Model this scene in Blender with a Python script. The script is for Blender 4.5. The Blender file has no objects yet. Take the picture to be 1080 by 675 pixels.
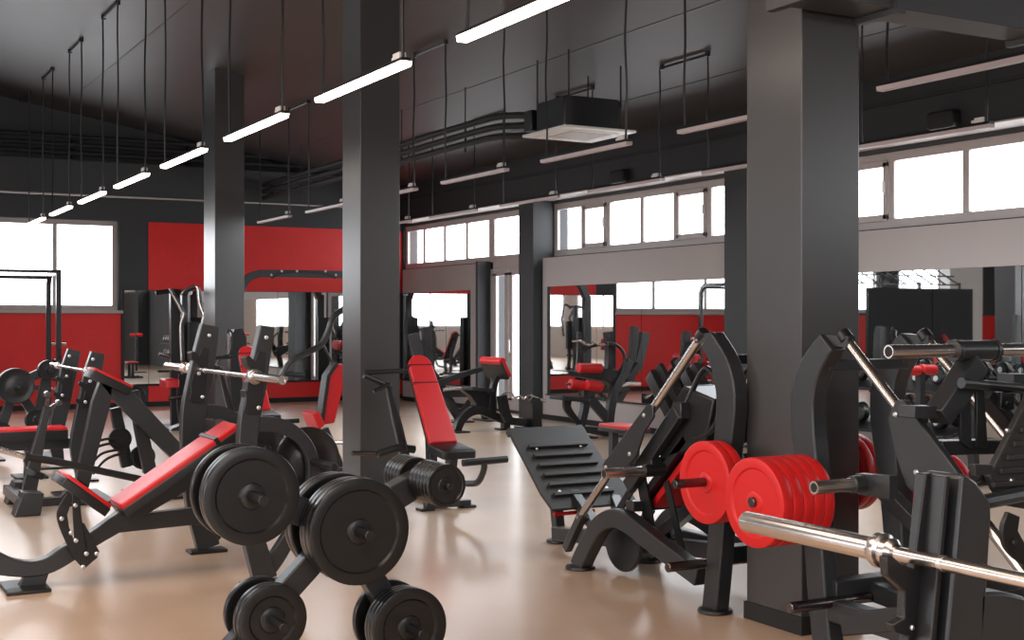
SKY=7.5; WARM_FILL=170; COOL_FILL=125
import bpy, bmesh, math, random
from mathutils import Vector, Matrix
random.seed(7)
C = bpy.context.scene.collection
V = Vector
# ------------------------------------------------------------------ survey of the place
# World: X towards the long window wall, Y along it, camera stands at the origin, eye height EYE.
EYE = 1.55
FOC = 1345.0                                   # focal length in pixels of the 1080 px frame
FW = V((0.4845, 0.8748, 0)); RT = V((0.8748, -0.4845, 0))
def ray(px, py):
    return FW + RT*((px-540)/FOC) + V((0, 0, (337.5-py)/FOC))
def onY(px, py, Y):
    r = ray(px, py); t = Y/r.y
    return V((r.x*t, Y, EYE+r.z*t))
def onX(px, py, X):
    r = ray(px, py); t = X/r.x
    return V((X, r.y*t, EYE+r.z*t))
def pY(pts, Y): return [onY(a, b, Y) for a, b in pts]
def pX(pts, X): return [onX(a, b, X) for a, b in pts]

# ------------------------------------------------------------------ materials
def mat(name, col, rough=0.5, metal=0.0, coat=0.0, noise=0.0, nscale=20.0, spec=0.5, bump=0.0, bscale=200.0):
    m = bpy.data.materials.new(name); m.use_nodes = True
    nt = m.node_tree; b = nt.nodes['Principled BSDF']
    b.inputs['Base Color'].default_value = (*col, 1)
    b.inputs['Roughness'].default_value = rough
    b.inputs['Metallic'].default_value = metal
    b.inputs['Coat Weight'].default_value = coat
    b.inputs['Coat Roughness'].default_value = 0.3
    b.inputs['Specular IOR Level'].default_value = spec
    tc = nt.nodes.new('ShaderNodeTexCoord')
    if noise > 0:
        n = nt.nodes.new('ShaderNodeTexNoise'); n.inputs['Scale'].default_value = nscale
        n.inputs['Detail'].default_value = 4
        mx = nt.nodes.new('ShaderNodeMix'); mx.data_type = 'RGBA'
        mx.inputs[6].default_value = (*[c*(1-noise) for c in col], 1)
        mx.inputs[7].default_value = (*[min(1, c*(1+noise)) for c in col], 1)
        nt.links.new(tc.outputs['Object'], n.inputs['Vector'])
        nt.links.new(n.outputs['Fac'], mx.inputs[0]); nt.links.new(mx.outputs[2], b.inputs['Base Color'])
    if bump > 0:
        n2 = nt.nodes.new('ShaderNodeTexNoise'); n2.inputs['Scale'].default_value = bscale
        bp = nt.nodes.new('ShaderNodeBump'); bp.inputs['Strength'].default_value = bump
        bp.inputs['Distance'].default_value = 0.002
        nt.links.new(tc.outputs['Object'], n2.inputs['Vector'])
        nt.links.new(n2.outputs['Fac'], bp.inputs['Height']); nt.links.new(bp.outputs['Normal'], b.inputs['Normal'])
    return m
def emat(name, col, strength):
    m = bpy.data.materials.new(name); m.use_nodes = True
    nt = m.node_tree; b = nt.nodes['Principled BSDF']
    b.inputs['Base Color'].default_value = (0.8, 0.8, 0.8, 1)
    b.inputs['Emission Color'].default_value = (*col, 1)
    b.inputs['Emission Strength'].default_value = strength
    return m
M = {}
M['wall'] = mat('charcoal_paint', (0.032, 0.034, 0.037), 0.6, noise=0.08, nscale=3)
M['beige'] = mat('warm_grey_paint', (0.38, 0.335, 0.32), 0.65, noise=0.03, nscale=3)
M['redwall'] = mat('red_paint', (0.70, 0.012, 0.010), 0.5, noise=0.10, nscale=4)
M['ceil'] = mat('ceiling_paint', (0.050, 0.044, 0.043), 0.45, noise=0.12, nscale=1.5)
M['beam'] = mat('beam_paint', (0.013, 0.013, 0.014), 0.6, noise=0.1, nscale=4)
M['steel'] = mat('powder_coated_steel', (0.020, 0.022, 0.0245), 0.34, coat=0.15, bump=0.15, bscale=600)
M['black'] = mat('black_plastic', (0.008, 0.008, 0.009), 0.38)
M['matte'] = mat('matte_black', (0.008, 0.008, 0.009), 0.7)
M['chrome'] = mat('brushed_chrome', (0.60, 0.56, 0.53), 0.26, metal=1.0)
M['bolt'] = mat('zinc_bolt', (0.7, 0.7, 0.7), 0.3, metal=1.0)
M['red'] = mat('red_vinyl', (0.55, 0.010, 0.013), 0.36, bump=0.1, bscale=900)
M['redrub'] = mat('red_bumper_rubber', (0.60, 0.010, 0.010), 0.38)
M['rubber'] = mat('black_rubber', (0.010, 0.0105, 0.011), 0.30, noise=0.1, nscale=8)
M['vinyl'] = mat('black_vinyl', (0.009, 0.009, 0.010), 0.42)
M['white'] = mat('white_plastic', (0.7, 0.68, 0.65), 0.4)
M['frame'] = mat('window_frame_pvc', (0.42, 0.37, 0.355), 0.45)
M['duct'] = mat('duct_paint', (0.038, 0.039, 0.042), 0.45)
M['lampoff'] = mat('lamp_diffuser_off', (0.45, 0.37, 0.37), 0.4)
M['lampon'] = emat('lamp_diffuser_lit', (1.0, 0.84, 0.72), 11)
M['mirror'] = mat('mirror_silver', (0.80, 0.82, 0.82), 0.015, metal=1.0)

def floor_mat():
    m = bpy.data.materials.new('tan_vinyl_floor'); m.use_nodes = True
    nt = m.node_tree; b = nt.nodes['Principled BSDF']
    tc = nt.nodes.new('ShaderNodeTexCoord')
    n = nt.nodes.new('ShaderNodeTexNoise'); n.inputs['Scale'].default_value = 1.2; n.inputs['Detail'].default_value = 8
    r = nt.nodes.new('ShaderNodeValToRGB')
    r.color_ramp.elements[0].position = 0.3; r.color_ramp.elements[0].color = (0.50, 0.355, 0.250, 1)
    r.color_ramp.elements[1].position = 0.7; r.color_ramp.elements[1].color = (0.585, 0.425, 0.305, 1)
    n2 = nt.nodes.new('ShaderNodeTexNoise'); n2.inputs['Scale'].default_value = 400
    mx = nt.nodes.new('ShaderNodeMix'); mx.data_type = 'RGBA'; mx.blend_type = 'MULTIPLY'; mx.inputs[0].default_value = 0.25
    r2 = nt.nodes.new('ShaderNodeValToRGB'); r2.color_ramp.elements[0].position = 0.35; r2.color_ramp.elements[0].color = (0.65, 0.65, 0.65, 1); r2.color_ramp.elements[1].position = 0.6
    nt.links.new(tc.outputs['Object'], n.inputs['Vector']); nt.links.new(tc.outputs['Object'], n2.inputs['Vector'])
    nt.links.new(n.outputs['Fac'], r.inputs['Fac']); nt.links.new(n2.outputs['Fac'], r2.inputs['Fac'])
    nt.links.new(r.outputs['Color'], mx.inputs[6]); nt.links.new(r2.outputs['Color'], mx.inputs[7])
    nt.links.new(mx.outputs[2], b.inputs['Base Color'])
    b.inputs['Roughness'].default_value = 0.36
    b.inputs['Specular IOR Level'].default_value = 0.8
    b.inputs['Coat Weight'].default_value = 0.6
    b.inputs['Coat Roughness'].default_value = 0.22
    return m
M['floor'] = floor_mat()
def glass_mat():
    m = bpy.data.materials.new('window_glass'); m.use_nodes = True
    nt = m.node_tree; nt.nodes.clear()
    o = nt.nodes.new('ShaderNodeOutputMaterial'); t = nt.nodes.new('ShaderNodeBsdfTransparent')
    g = nt.nodes.new('ShaderNodeBsdfGlossy'); g.inputs['Roughness'].default_value = 0.02
    x = nt.nodes.new('ShaderNodeMixShader'); x.inputs[0].default_value = 0.06
    nt.links.new(t.outputs[0], x.inputs[1]); nt.links.new(g.outputs[0], x.inputs[2]); nt.links.new(x.outputs[0], o.inputs[0])
    return m
M['glass'] = glass_mat()

# ------------------------------------------------------------------ mesh builder
def crv(pts, n=6):
    """Catmull-Rom through the points (2-D tuples or vectors)."""
    P = [V(p) if not isinstance(p, Vector) else p.copy() for p in pts]
    if len(P) < 3: return P
    P = [P[0]*2-P[1]] + P + [P[-1]*2-P[-2]]
    out = []
    for i in range(1, len(P)-2):
        a, b, c, d = P[i-1], P[i], P[i+1], P[i+2]
        for k in range(n):
            t = k/n
            out.append(0.5*((2*b)+(c-a)*t+(2*a-5*b+4*c-d)*t*t+(-a+3*b-3*c+d)*t**3))
    out.append(P[-2])
    return out
def basis(ax):
    ax = ax.normalized()
    u = ax.cross(V((0, 0, 1)))
    if u.length < 1e-3: u = ax.cross(V((1, 0, 0)))
    u.normalize(); return u, ax.cross(u).normalized(), ax

class MB:
    def __init__(s): s.v = []; s.f = []; s.sm = []
    def _add(s, vs, fs, smooth=False):
        b = len(s.v); s.v += [V(p) for p in vs]
        for f in fs: s.f.append([b+i for i in f]); s.sm.append(smooth)
        return s
    def box(s, lo, hi):
        x0, y0, z0 = lo; x1, y1, z1 = hi
        return s._add([(x0,y0,z0),(x1,y0,z0),(x1,y1,z0),(x0,y1,z0),(x0,y0,z1),(x1,y0,z1),(x1,y1,z1),(x0,y1,z1)],
                      [(0,3,2,1),(4,5,6,7),(0,1,5,4),(1,2,6,5),(2,3,7,6),(3,0,4,7)])
    def prism(s, pts, ext):
        n = len(pts); ext = V(ext); P = [V(p) for p in pts]
        vs = P+[p+ext for p in P]
        fs = [tuple(range(n-1, -1, -1)), tuple(range(n, 2*n))]+[(i, (i+1) % n, n+(i+1) % n, n+i) for i in range(n)]
        return s._add(vs, fs)
    def bar(s, a, b, w, h, side=None):
        """box from a to b; w along `side`, h along the third axis"""
        a = V(a); b = V(b); ax = (b-a).normalized()
        if side is None: u, v, _ = basis(ax)
        else:
            u = V(side); u = (u-ax*u.dot(ax)).normalized(); v = ax.cross(u).normalized()
        vs = [p+u*(i*w/2)+v*(j*h/2) for p in (a, b) for i, j in ((-1,-1),(1,-1),(1,1),(-1,1))]
        return s._add(vs, [(0,3,2,1),(4,5,6,7),(0,1,5,4),(1,2,6,5),(2,3,7,6),(3,0,4,7)])
    def sweep(s, path, side, t, w):
        """bent flat beam: rectangular section, `t` thick along `side`, `w` (number or list) wide in the plane of the path"""
        side = V(side).normalized(); n = len(path); P = [V(p) for p in path]
        ws = w if isinstance(w, (list, tuple)) else [w]*n
        if len(ws) != n:
            m = len(ws); ws = [ws[min(m-1, int(i*(m-1)/(n-1)))]*(1-(i*(m-1)/(n-1)) % 1)+ws[min(m-1, int(i*(m-1)/(n-1))+1)]*((i*(m-1)/(n-1)) % 1) for i in range(n)]
        vs = []
        for i, p in enumerate(P):
            d = (P[min(i+1, n-1)]-P[max(i-1, 0)]); d = (d-side*d.dot(side)).normalized(); q = d.cross(side).normalized()
            for a, b in ((-1,-1),(1,-1),(1,1),(-1,1)): vs.append(p+side*(a*t/2)+q*(b*ws[i]/2))
        fs = [(0,1,2,3), tuple(4*(n-1)+k for k in (3,2,1,0))]
        for i in range(n-1):
            for k in range(4): fs.append((4*i+k, 4*i+4+k, 4*i+4+(k+1) % 4, 4*i+(k+1) % 4))
        return s._add(vs, fs)
    def tube(s, path, r, n=12, cap=True):
        P = [V(p) for p in path]; vs = []; fs = []
        u = None
        for i, p in enumerate(P):
            d = (P[min(i+1, len(P)-1)]-P[max(i-1, 0)]).normalized()
            if u is None: u, v, _ = basis(d)
            else:
                u = (u-d*u.dot(d)).normalized(); v = d.cross(u).normalized()
            for k in range(n):
                a = 2*math.pi*k/n; vs.append(p+u*(r*math.cos(a))+v*(r*math.sin(a)))
        for i in range(len(P)-1):
            for k in range(n): fs.append((n*i+k, n*i+(k+1) % n, n*(i+1)+(k+1) % n, n*(i+1)+k))
        s._add(vs, fs, True)
        if cap:
            b = len(s.v)-len(vs)
            s.f.append([b+k for k in range(n-1, -1, -1)]); s.sm.append(False)
            s.f.append([b+n*(len(P)-1)+k for k in range(n)]); s.sm.append(False)
        return s
    def lathe(s, o, ax, prof, n=40):
        """prof: (radius, distance along ax)"""
        u, v, ax = basis(V(ax)); o = V(o); vs = []; fs = []
        for r, h in prof:
            for k in range(n):
                a = 2*math.pi*k/n; vs.append(o+ax*h+u*(r*math.cos(a))+v*(r*math.sin(a)))
        m = len(prof)
        for i in range(m-1):
            for k in range(n): fs.append((n*i+k, n*i+(k+1) % n, n*(i+1)+(k+1) % n, n*(i+1)+k))
        s._add(vs, fs, True)
        b = len(s.v)-len(vs)
        s.f.append([b+k for k in range(n)]); s.sm.append(False)
        s.f.append([b+n*(m-1)+k for k in range(n)]); s.sm.append(False)
        return s
    def cyl(s, a, b, r, n=20):
        a = V(a); b = V(b); L = (b-a).length; e = min(r*0.15, L*0.1)
        return s.lathe(a, b-a, [(r-e, 0), (r, e), (r, L-e), (r-e, L)], n)
    def bolt(s, p, ax, r=0.012):
        return s.lathe(V(p), ax, [(r, 0), (r, r*0.5), (r*0.6, r*0.9)], 10)
    def cushion(s, o, u, v, w, lu, lv, lw, r=0.02, n=3):
        """rounded-corner slab: centre of its base at o, half sizes lu, lv, thickness lw along w, with a soft top edge"""
        u = V(u).normalized(); v = V(v).normalized(); w = V(w).normalized(); o = V(o)
        def ring(inset, h):
            out = []; rr = max(r*1.5-inset, 0.002); a0 = lu-inset; b0 = lv-inset
            for cx, cy, st in ((1,1,0),(-1,1,1),(-1,-1,2),(1,-1,3)):
                for k in range(4):
                    a = math.pi/2*(st+k/3)
                    out.append(o+u*(cx*(a0-rr)+rr*math.cos(a))+v*(cy*(b0-rr)+rr*math.sin(a))+w*h)
            return out
        e = min(r, lw*0.45)
        rings = [ring(0, 0), ring(0, lw-e)]+[ring(e*(1-math.cos(math.pi/2*k/n)), lw-e+e*math.sin(math.pi/2*k/n)) for k in range(1, n+1)]
        vs = [p for q in rings for p in q]; m = 16; fs = []
        for i in range(len(rings)-1):
            for k in range(m): fs.append((m*i+k, m*i+(k+1) % m, m*(i+1)+(k+1) % m, m*(i+1)+k))
        fs.append(tuple(range(m-1, -1, -1))); fs.append(tuple(m*(len(rings)-1)+k for k in range(m)))
        s._add(vs, fs, False); return s
    def build(s, name, m, parent=None, bevel=0.0, auto=True):
        me = bpy.data.meshes.new(name)
        off = V((0, 0, 0)); p = parent
        while p is not None: off += p.location; p = p.parent
        me.from_pydata([tuple(q-off) for q in s.v], [], s.f)
        bm = bmesh.new(); bm.from_mesh(me); bmesh.ops.recalc_face_normals(bm, faces=bm.faces)
        sm = list(s.sm); bm.faces.ensure_lookup_table()
        for i, f in enumerate(bm.faces): f.smooth = sm[i] if i < len(sm) else False
        bm.to_mesh(me); bm.free()
        me.set_sharp_from_angle(angle=math.radians(32))
        me.materials.append(M[m] if isinstance(m, str) else m)
        o = bpy.data.objects.new(name, me); C.objects.link(o)
        if parent is not None: o.parent = parent
        if bevel > 0:
            b = o.modifiers.new('bevel', 'BEVEL'); b.width = bevel; b.segments = 2; b.limit_method = 'ANGLE'; b.angle_limit = math.radians(40)
            b.harden_normals = False
        return o

def thing(name, loc, label, cat, group=None):
    o = bpy.data.objects.new(name, None); C.objects.link(o); o.location = loc
    o.empty_display_size = 0.1
    return tag(o, label, cat, group)
def tag(o, label, cat, group=None):
    o['label'] = label; o['category'] = cat
    if group: o['group'] = group
    return o
def struct(o, label=None, cat=None):
    o['kind'] = 'structure'
    if label: o['label'] = label
    if cat: o['category'] = cat
    return o
def copy_tree(o, parent=None):
    kids = [c for c in o.children]
    c = o.copy(); C.objects.link(c); c.parent = parent
    for k in kids: copy_tree(k, c)
    return c
def retag(o, label, group=None):
    o['label'] = label
    if group: o['group'] = group
    elif 'group' in o: del o['group']
    return o

# ------------------------------------------------------------------ shared parts
def plate_prof(R, t, hub=0.052):
    e = 0.0035
    return [(0.024, 0.002), (hub*0.8, 0.002), (hub, 0.006), (hub+0.004, 0.012), (R-0.055, 0.012), (R-0.046, 0.003), (R-e-0.002, 0.0), (R-e*0.3, e*0.5), (R, e),
            (R, t-e), (R-e*0.3, t-e*0.5), (R-e-0.004, t), (R-0.042, t-0.003), (R-0.055, t-0.012), (hub+0.004, t-0.012), (hub, t-0.006), (hub*0.8, t-0.002), (0.024, t-0.002)]
def small_prof(R, t):
    e = min(0.005, t*0.25)
    return [(0.020, 0.001), (R*0.36, 0.001), (R*0.40, 0.005), (R*0.80, 0.005), (R*0.86, 0), (R-e, 0), (R, e), (R, t-e), (R-e, t), (R*0.86, t), (R*0.8, t-0.004), (R*0.4, t-0.004), (R*0.36, t-0.001), (0.020, t-0.001)]
def plate(p, ax, R, t, m, label, group=None, small=False, name='weight_plate'):
    """a weight plate whose outer face is centred on p and whose body runs along ax"""
    b = MB(); b.lathe(p, ax, small_prof(R, t) if small else plate_prof(R, t), 56 if R > 0.1 else 36)
    o = b.build(name, m); 
    q = V(p); o.data.transform(Matrix.Translation(-q)); o.location = q
    return tag(o, label, 'weight plate', group)
# ------------------------------------------------------------------ the room
XW = 10.3; YA = 23.1; XC = -7.5; YD = -5.0
def ceil_z(x): return 5.85-0.175*x if x > 0 else 5.85
b = MB(); b.box((XC, YD, -0.1), (XW+0.3, YA+0.3, 0)); struct(b.build('floor', 'floor'))
b = MB(); b.prism([(XC, YD, 5.85), (0, YD, 5.85), (XW+0.3, YD, ceil_z(XW+0.3)), (XW+0.3, YD, 6.2), (XC, YD, 6.2)], (0, YA+0.3-YD, 0))
struct(b.build('ceiling', 'ceil'))
# seams and shallow ribs of the ceiling sheets
for x in (3.83, 7.49, 8.95):
    b = MB(); z = ceil_z(x); b.box((x-0.012, YD, z-0.004), (x+0.012, YA, z+0.02)); struct(b.build('trim_1', 'ceil'))

def wall_with_holes(name, fixed, lo, hi, holes, mapf, m, thick):
    """wall in (u,z) with rectangular holes [(u0,u1,z0,z1)]; mapf(u,z,t)->xyz"""
    us = sorted({lo[0], hi[0], *[h[0] for h in holes], *[h[1] for h in holes]})
    zs = sorted({lo[1], hi[1], *[h[2] for h in holes], *[h[3] for h in holes]})
    b = MB()
    for i in range(len(us)-1):
        for j in range(len(zs)-1):
            cu = (us[i]+us[i+1])/2; cz = (zs[j]+zs[j+1])/2
            if any(h[0] < cu < h[1] and h[2] < cz < h[3] for h in holes): continue
            P = [mapf(us[i], zs[j], 0), mapf(us[i+1], zs[j+1], thick)]
            b.box([min(P[0][k], P[1][k]) for k in range(3)], [max(P[0][k], P[1][k]) for k in range(3)])
    return struct(b.build(name, m))

# far wall (wall_back) at Y=YA : charcoal, red fields on it
winA = [(-6.6, -3.6, 1.72, 3.30), (-3.0, 0.55, 1.72, 3.30), (0.72, 4.84, 1.72, 3.30)]
wall_with_holes('wall_back', 0, (XC-0.3, 0), (XW+0.3, 6.0), winA, lambda u, z, t: (u, YA+t, z), 'wall', 0.3)
winB = [(17.80, 23.0, 2.55, 3.38), (17.82, 19.40, 0.04, 2.55), (12.55, 17.30, 2.55, 3.38), (6.6, 12.05, 2.55, 3.38), (1.6, 6.3, 2.55, 3.38), (-3.4, 1.3, 2.55, 3.38)]
wall_with_holes('wall_right', 0, (YD, 0), (YA, 4.6), winB, lambda u, z, t: (XW+t, u, z), 'wall', 0.3)
winC = [(-3.5, 0.5, 1.2, 3.6), (1.5, 5.5, 1.2, 3.6), (6.5, 10.5, 1.2, 3.6), (11.5, 15.5, 1.2, 3.6)]
wall_with_holes('wall_left', 0, (YD, 0), (YA, 6.0), winC, lambda u, z, t: (XC-t, u, z), 'beige', 0.3)
winD = [(-6, -2, 1.2, 3.4), (0, 4, 1.2, 3.4)]
wall_with_holes('wall_front', 0, (XC-0.3, 0), (XW+0.3, 6.0), winD, lambda u, z, t: (u, YD-t, z), 'beige', 0.3)

def red_field(lo, hi): 
    b = MB(); b.box(lo, hi); return struct(b.build('wall_back_panel', 'redwall'))
red_field((XC, YA-0.012, 0.08), (4.90, YA, 1.66))          # below the windows
red_field((5.36, YA-0.012, 0.08), (XW, YA, 0.395))         # below the mirrors
red_field((5.36, YA-0.012, 2.085), (XW, YA, 3.30))         # above the mirrors
b = MB(); b.box((XC, YA-0.02, 0), (XW, YA, 0.09)); struct(b.build('baseboard_back', 'matte'))
b = MB(); b.box((4.88, YA-0.05, 0), (4.93, YA, 2.10)); struct(b.build('trim_2', 'beam'))
# window sill of the back wall
b = MB(); b.box((0.6, YA-0.10, 1.665), (4.90, YA+0.1, 1.72)); struct(b.build('trim_3', 'frame', bevel=0.006))
# beams and the pipes under them
b = MB(); b.box((XC, YA-0.42, 3.70), (XW, YA, 4.28)); struct(b.build('beam', 'wall'))
b = MB(); b.box((XC, YA-0.45, 3.675), (8.9, YA-0.38, 3.70)); struct(b.build('trim_lit_edge', 'frame'))  # pale strip, the lit underside of the beam put into colour
b = MB(); b.box((9.92, YD, 3.44), (XW, 22.6, 4.3)); struct(b.build('beam', 'beam'))
b = MB(); b.box((9.895, YD, 3.80), (9.92, 22.6, 3.84)); b.box((9.905, YD, 3.44), (9.92, 22.6, 3.47)); struct(b.build('trim_5', 'matte'))
b = MB(); b.box((9.90, YD, 3.425), (XW, 22.6, 3.44)); struct(b.build('trim_6', 'beige'))
for z, r in ((4.42, 0.045), (4.56, 0.04), (4.70, 0.035)):
    b = MB(); b.tube([(XC, YA-0.3, z), (9.9, YA-0.3, z)], r, 10)
    for x in range(-6, 10, 2): b.box((x, YA-0.34-r*0.2, z-0.07), (x+0.03, YA-0.05, z-r))
    tag(b.build('ceiling_pipe', 'matte'), {4.42: 'lowest dark pipe running above the back wall beam', 4.56: 'middle dark pipe running above the back wall beam', 4.70: 'topmost dark pipe running above the back wall beam'}[z], 'pipe')
# electrical box on beam
p = onY(292, 199, YA-0.45)
b = MB(); b.box((p.x-0.10, YA-0.52, p.z-0.13), (p.x+0.10, YA-0.42, p.z+0.13)); b.box((p.x-0.07, YA-0.53, p.z-0.09), (p.x+0.07, YA-0.52, p.z+0.09))
tag(b.build('junction_box', 'beam', bevel=0.004), 'dark electrical box fixed on the beam of the back wall', 'electrical box')
b = MB(); b.tube([(9.0, YA-0.5, 3.3), (9.0, YA-0.5, 4.3)], 0.03, 8); struct(b.build('trim_7', 'beam'))

# ------------------------------------------------------------------ windows
def window(name, map3, u0, u1, z0, z1, cols, depth=0.05, fw=0.10, casements=(), handle=(), far=1):
    """cols: list of mullion positions inside (u0,u1); map3(u, z, t) -> point, t<0 towards the room"""
    root = bpy.data.objects.new(name, None); C.objects.link(root); root.location = map3((u0+u1)/2, z0, 0); struct(root)
    def bx(b, a0, a1, c0, c1, t0, t1):
        p = map3(a0, c0, t0); q = map3(a1, c1, t1); b.box([min(p[k], q[k]) for k in range(3)], [max(p[k], q[k]) for k in range(3)])
    b = MB()
    bx(b, u0, u1, z0, z0+fw, 0.02, 0.02+depth); bx(b, u0, u1, z1-fw, z1, 0.02, 0.02+depth)
    bx(b, u0, u0+fw, z0+fw, z1-fw, 0.02, 0.02+depth); bx(b, u1-fw, u1, z0+fw, z1-fw, 0.02, 0.02+depth)
    for c in cols: bx(b, c-fw*0.40, c+fw*0.40, z0+fw, z1-fw, 0.02, 0.02+depth)
    b.build('window_frame', 'frame', root, bevel=0.006)
    ed = [u0]+list(cols)+[u1]
    for i in range(len(ed)-1):
        a, c = ed[i]+fw*0.5, ed[i+1]-fw*0.5
        if i in casements:
            b = MB(); s = 0.055
            bx(b, a, c, z0+fw*0.8, z0+fw+s, 0.0, 0.05); bx(b, a, c, z1-fw-s, z1-fw*0.8, 0.0, 0.05)
            bx(b, a, a+s, z0+fw, z1-fw, 0.0, 0.05); bx(b, c-s, c, z0+fw, z1-fw, 0.0, 0.05)
            cs = b.build('casement', 'frame', root, bevel=0.005)
            if i in handle:
                b = MB(); zz = (z0+z1)/2; bx(b, a+0.015, a+0.04, zz-0.02, zz+0.10, -0.03, 0.0); bx(b, a+0.012, a+0.043, zz-0.05, zz+0.02, -0.012, 0.0)
                b.build('window_handle', 'white', cs, bevel=0.004)
        b = MB(); bx(b, a, c, z0+fw*0.9, z1-fw*0.9, 0.05, 0.056); b.build('pane', 'glass', root)
    return root
mA = lambda u, z, t: (u, YA+t+0.06, z)
mB = lambda u, z, t: (XW+t+0.02, u, z)
mC = lambda u, z, t: (XC-t-0.02, u, z)
mD = lambda u, z, t: (u, YD-t-0.02, z)
window('window_1', mA, 0.72, 4.84, 1.72, 3.30, [2.35, 3.78], fw=0.09)
window('window_2', mA, -3.0, 0.55, 1.72, 3.30, [-1.2], fw=0.09)
window('window_3', mA, -6.6, -3.6, 1.72, 3.30, [-5.1], fw=0.09)
window('window_4', mB, 12.55, 17.30, 2.55, 3.38, [16.46, 15.75, 14.89, 14.10, 13.35][::-1], casements=(1, 4), handle=(1, 4))
window('window_5', mB, 6.6, 12.05, 2.55, 3.38, [7.4, 8.2, 9.13, 10.15, 11.0], casements=(4,), handle=(4,))
window('window_6', mB, 19.40, 23.0, 2.55, 3.38, [20.35, 21.25, 22.15])
window('window_7', mB, 17.80, 19.40, 2.55, 3.38, [])
window('window_8', mB, 1.6, 6.3, 2.55, 3.38, [2.8, 4.0, 5.2])
window('window_9', mB, -3.4, 1.3, 2.55, 3.38, [-2.2, -1.0, 0.2])
n = 10
for w in winC: window('window_%d' % n, mC, w[0], w[1], w[2], w[3], [(w[0]+w[1])/2]); n += 1
for w in winD: window('window_%d' % n, mD, w[0], w[1], w[2], w[3], [(w[0]+w[1])/2]); n += 1
# glazed double door in the window wall
dr = bpy.data.objects.new('door_1', None); C.objects.link(dr); dr.location = (XW, 18.6, 0); struct(dr)
b = MB(); 
for a0, a1, c0, c1 in ((17.82, 17.92, 0.0, 2.55), (19.30, 19.40, 0.0, 2.55), (17.82, 19.40, 2.42, 2.57), (17.92, 19.30, 0.0, 0.05)): b.box((XW+0.02, a0, c0), (XW+0.10, a1, c1))
b.build('door_frame', 'frame', dr, bevel=0.006)
for a0, a1 in ((17.93, 18.72), (18.74, 19.29)):
    b = MB(); s = 0.12
    b.box((XW, a0, 0.05), (XW+0.06, a1, 0.05+0.2)); b.box((XW, a0, 2.30), (XW+0.06, a1, 2.42))
    b.box((XW, a0, 0.2), (XW+0.06, a0+s, 2.35)); b.box((XW, a1-s, 0.2), (XW+0.06, a1, 2.35))
    lf = b.build('door_leaf', 'frame', dr, bevel=0.006)
    b = MB(); b.box((XW+0.03, a0+s, 0.25), (XW+0.036, a1-s, 2.30)); b.build('door_pane', 'glass', lf)
b = MB(); b.box((XW-0.04, 18.63, 1.0), (XW-0.02, 18.66, 1.22)); b.box((XW-0.03, 18.63, 1.0), (XW, 18.66, 1.03)); b.build('door_handle', 'white', dr)

# ------------------------------------------------------------------ columns
def column(x0, x1, y0, y1, base=True):
    b = MB(); b.box((x0, y0, 0), (x1, y1, ceil_z(x0)+0.0)); o = struct(b.build('column', 'colpaint', bevel=0.006))
    if base:
        b = MB(); b.box((x0-0.012, y0-0.012, 0), (x1+0.012, y1+0.012, 0.09)); struct(b.build('baseboard_column', 'matte', bevel=0.004))
    return o
M['colpaint'] = mat('column_paint', (0.040, 0.038, 0.038), 0.33, spec=0.75, noise=0.06, nscale=5)
column(4.28, 4.66, 4.79, 5.21)
column(4.28, 4.66, 10.49, 10.92)
column(4.89, 5.30, 17.20, 17.76)
column(-1.4, -0.9, 17.4, 17.9)
for y0 in (17.28, 12.08, 6.30, 1.30):
    b = MB(); b.box((9.95, y0, 0), (XW+0.01, y0+0.46, 3.44)); struct(b.build('column', 'wall'))
b = MB(); b.box((5.3-0.40, YA-0.06, 0.0), (5.37, YA, 2.0)); 
# ------------------------------------------------------------------ mirror panels and their surrounds on the window wall
def surround(y0, y1, my0, my1, joints, num, labels):
    x = XW-0.20
    b = MB(); b.box((x, y0, 2.07), (XW, y1, 2.52)); b.box((x, y0, 0), (XW, y1, 0.40)); b.box((x, y0, 0.40), (XW, my0, 2.07)); b.box((x, my1, 0.40), (XW, y1, 2.07))
    struct(b.build('wall_right_panel', 'beige'))
    b = MB(); b.box((x-0.012, y0, 0), (x, y1, 0.08)); struct(b.build('baseboard_right', 'matte'))
    b = MB(); b.box((x-0.03, my0, 0.385), (x, my1, 0.40)); struct(b.build('trim_8', 'matte'))
    ed = [my0]+joints+[my1]
    for i in range(len(ed)-1):
        b = MB(); b.box((x+0.006, ed[i]+0.004, 0.402), (x+0.012, ed[i+1]-0.004, 2.068)); tag(b.build('wall_mirror', 'mirror'), labels[i], 'mirror')
surround(12.56, 17.24, 12.60, 17.12, [14.55], 1, ['wall mirror under the high windows beside the near column', 'wall mirror between the leg curl machine and the glazed door pillar'])
surround(6.78, 12.06, 6.82, 12.02, [8.25, 9.35, 10.7], 2, ['wall mirror behind the steel weight horns, at the edge of the picture', 'narrow wall mirror behind the steel weight horns', 'wall mirror above the dumbbell rack', 'wall mirror hidden mostly by the near column'])
surround(19.50, 22.6, 19.72, 22.6, [21.2], 3, ['wall mirror just beside the glazed door', 'wall mirror in the far corner by the window wall'])
b = MB(); b.box((10.085, 19.42, 0), (XW, 19.50, 2.56)); struct(b.build('wall_right_return', 'wall'))
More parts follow.
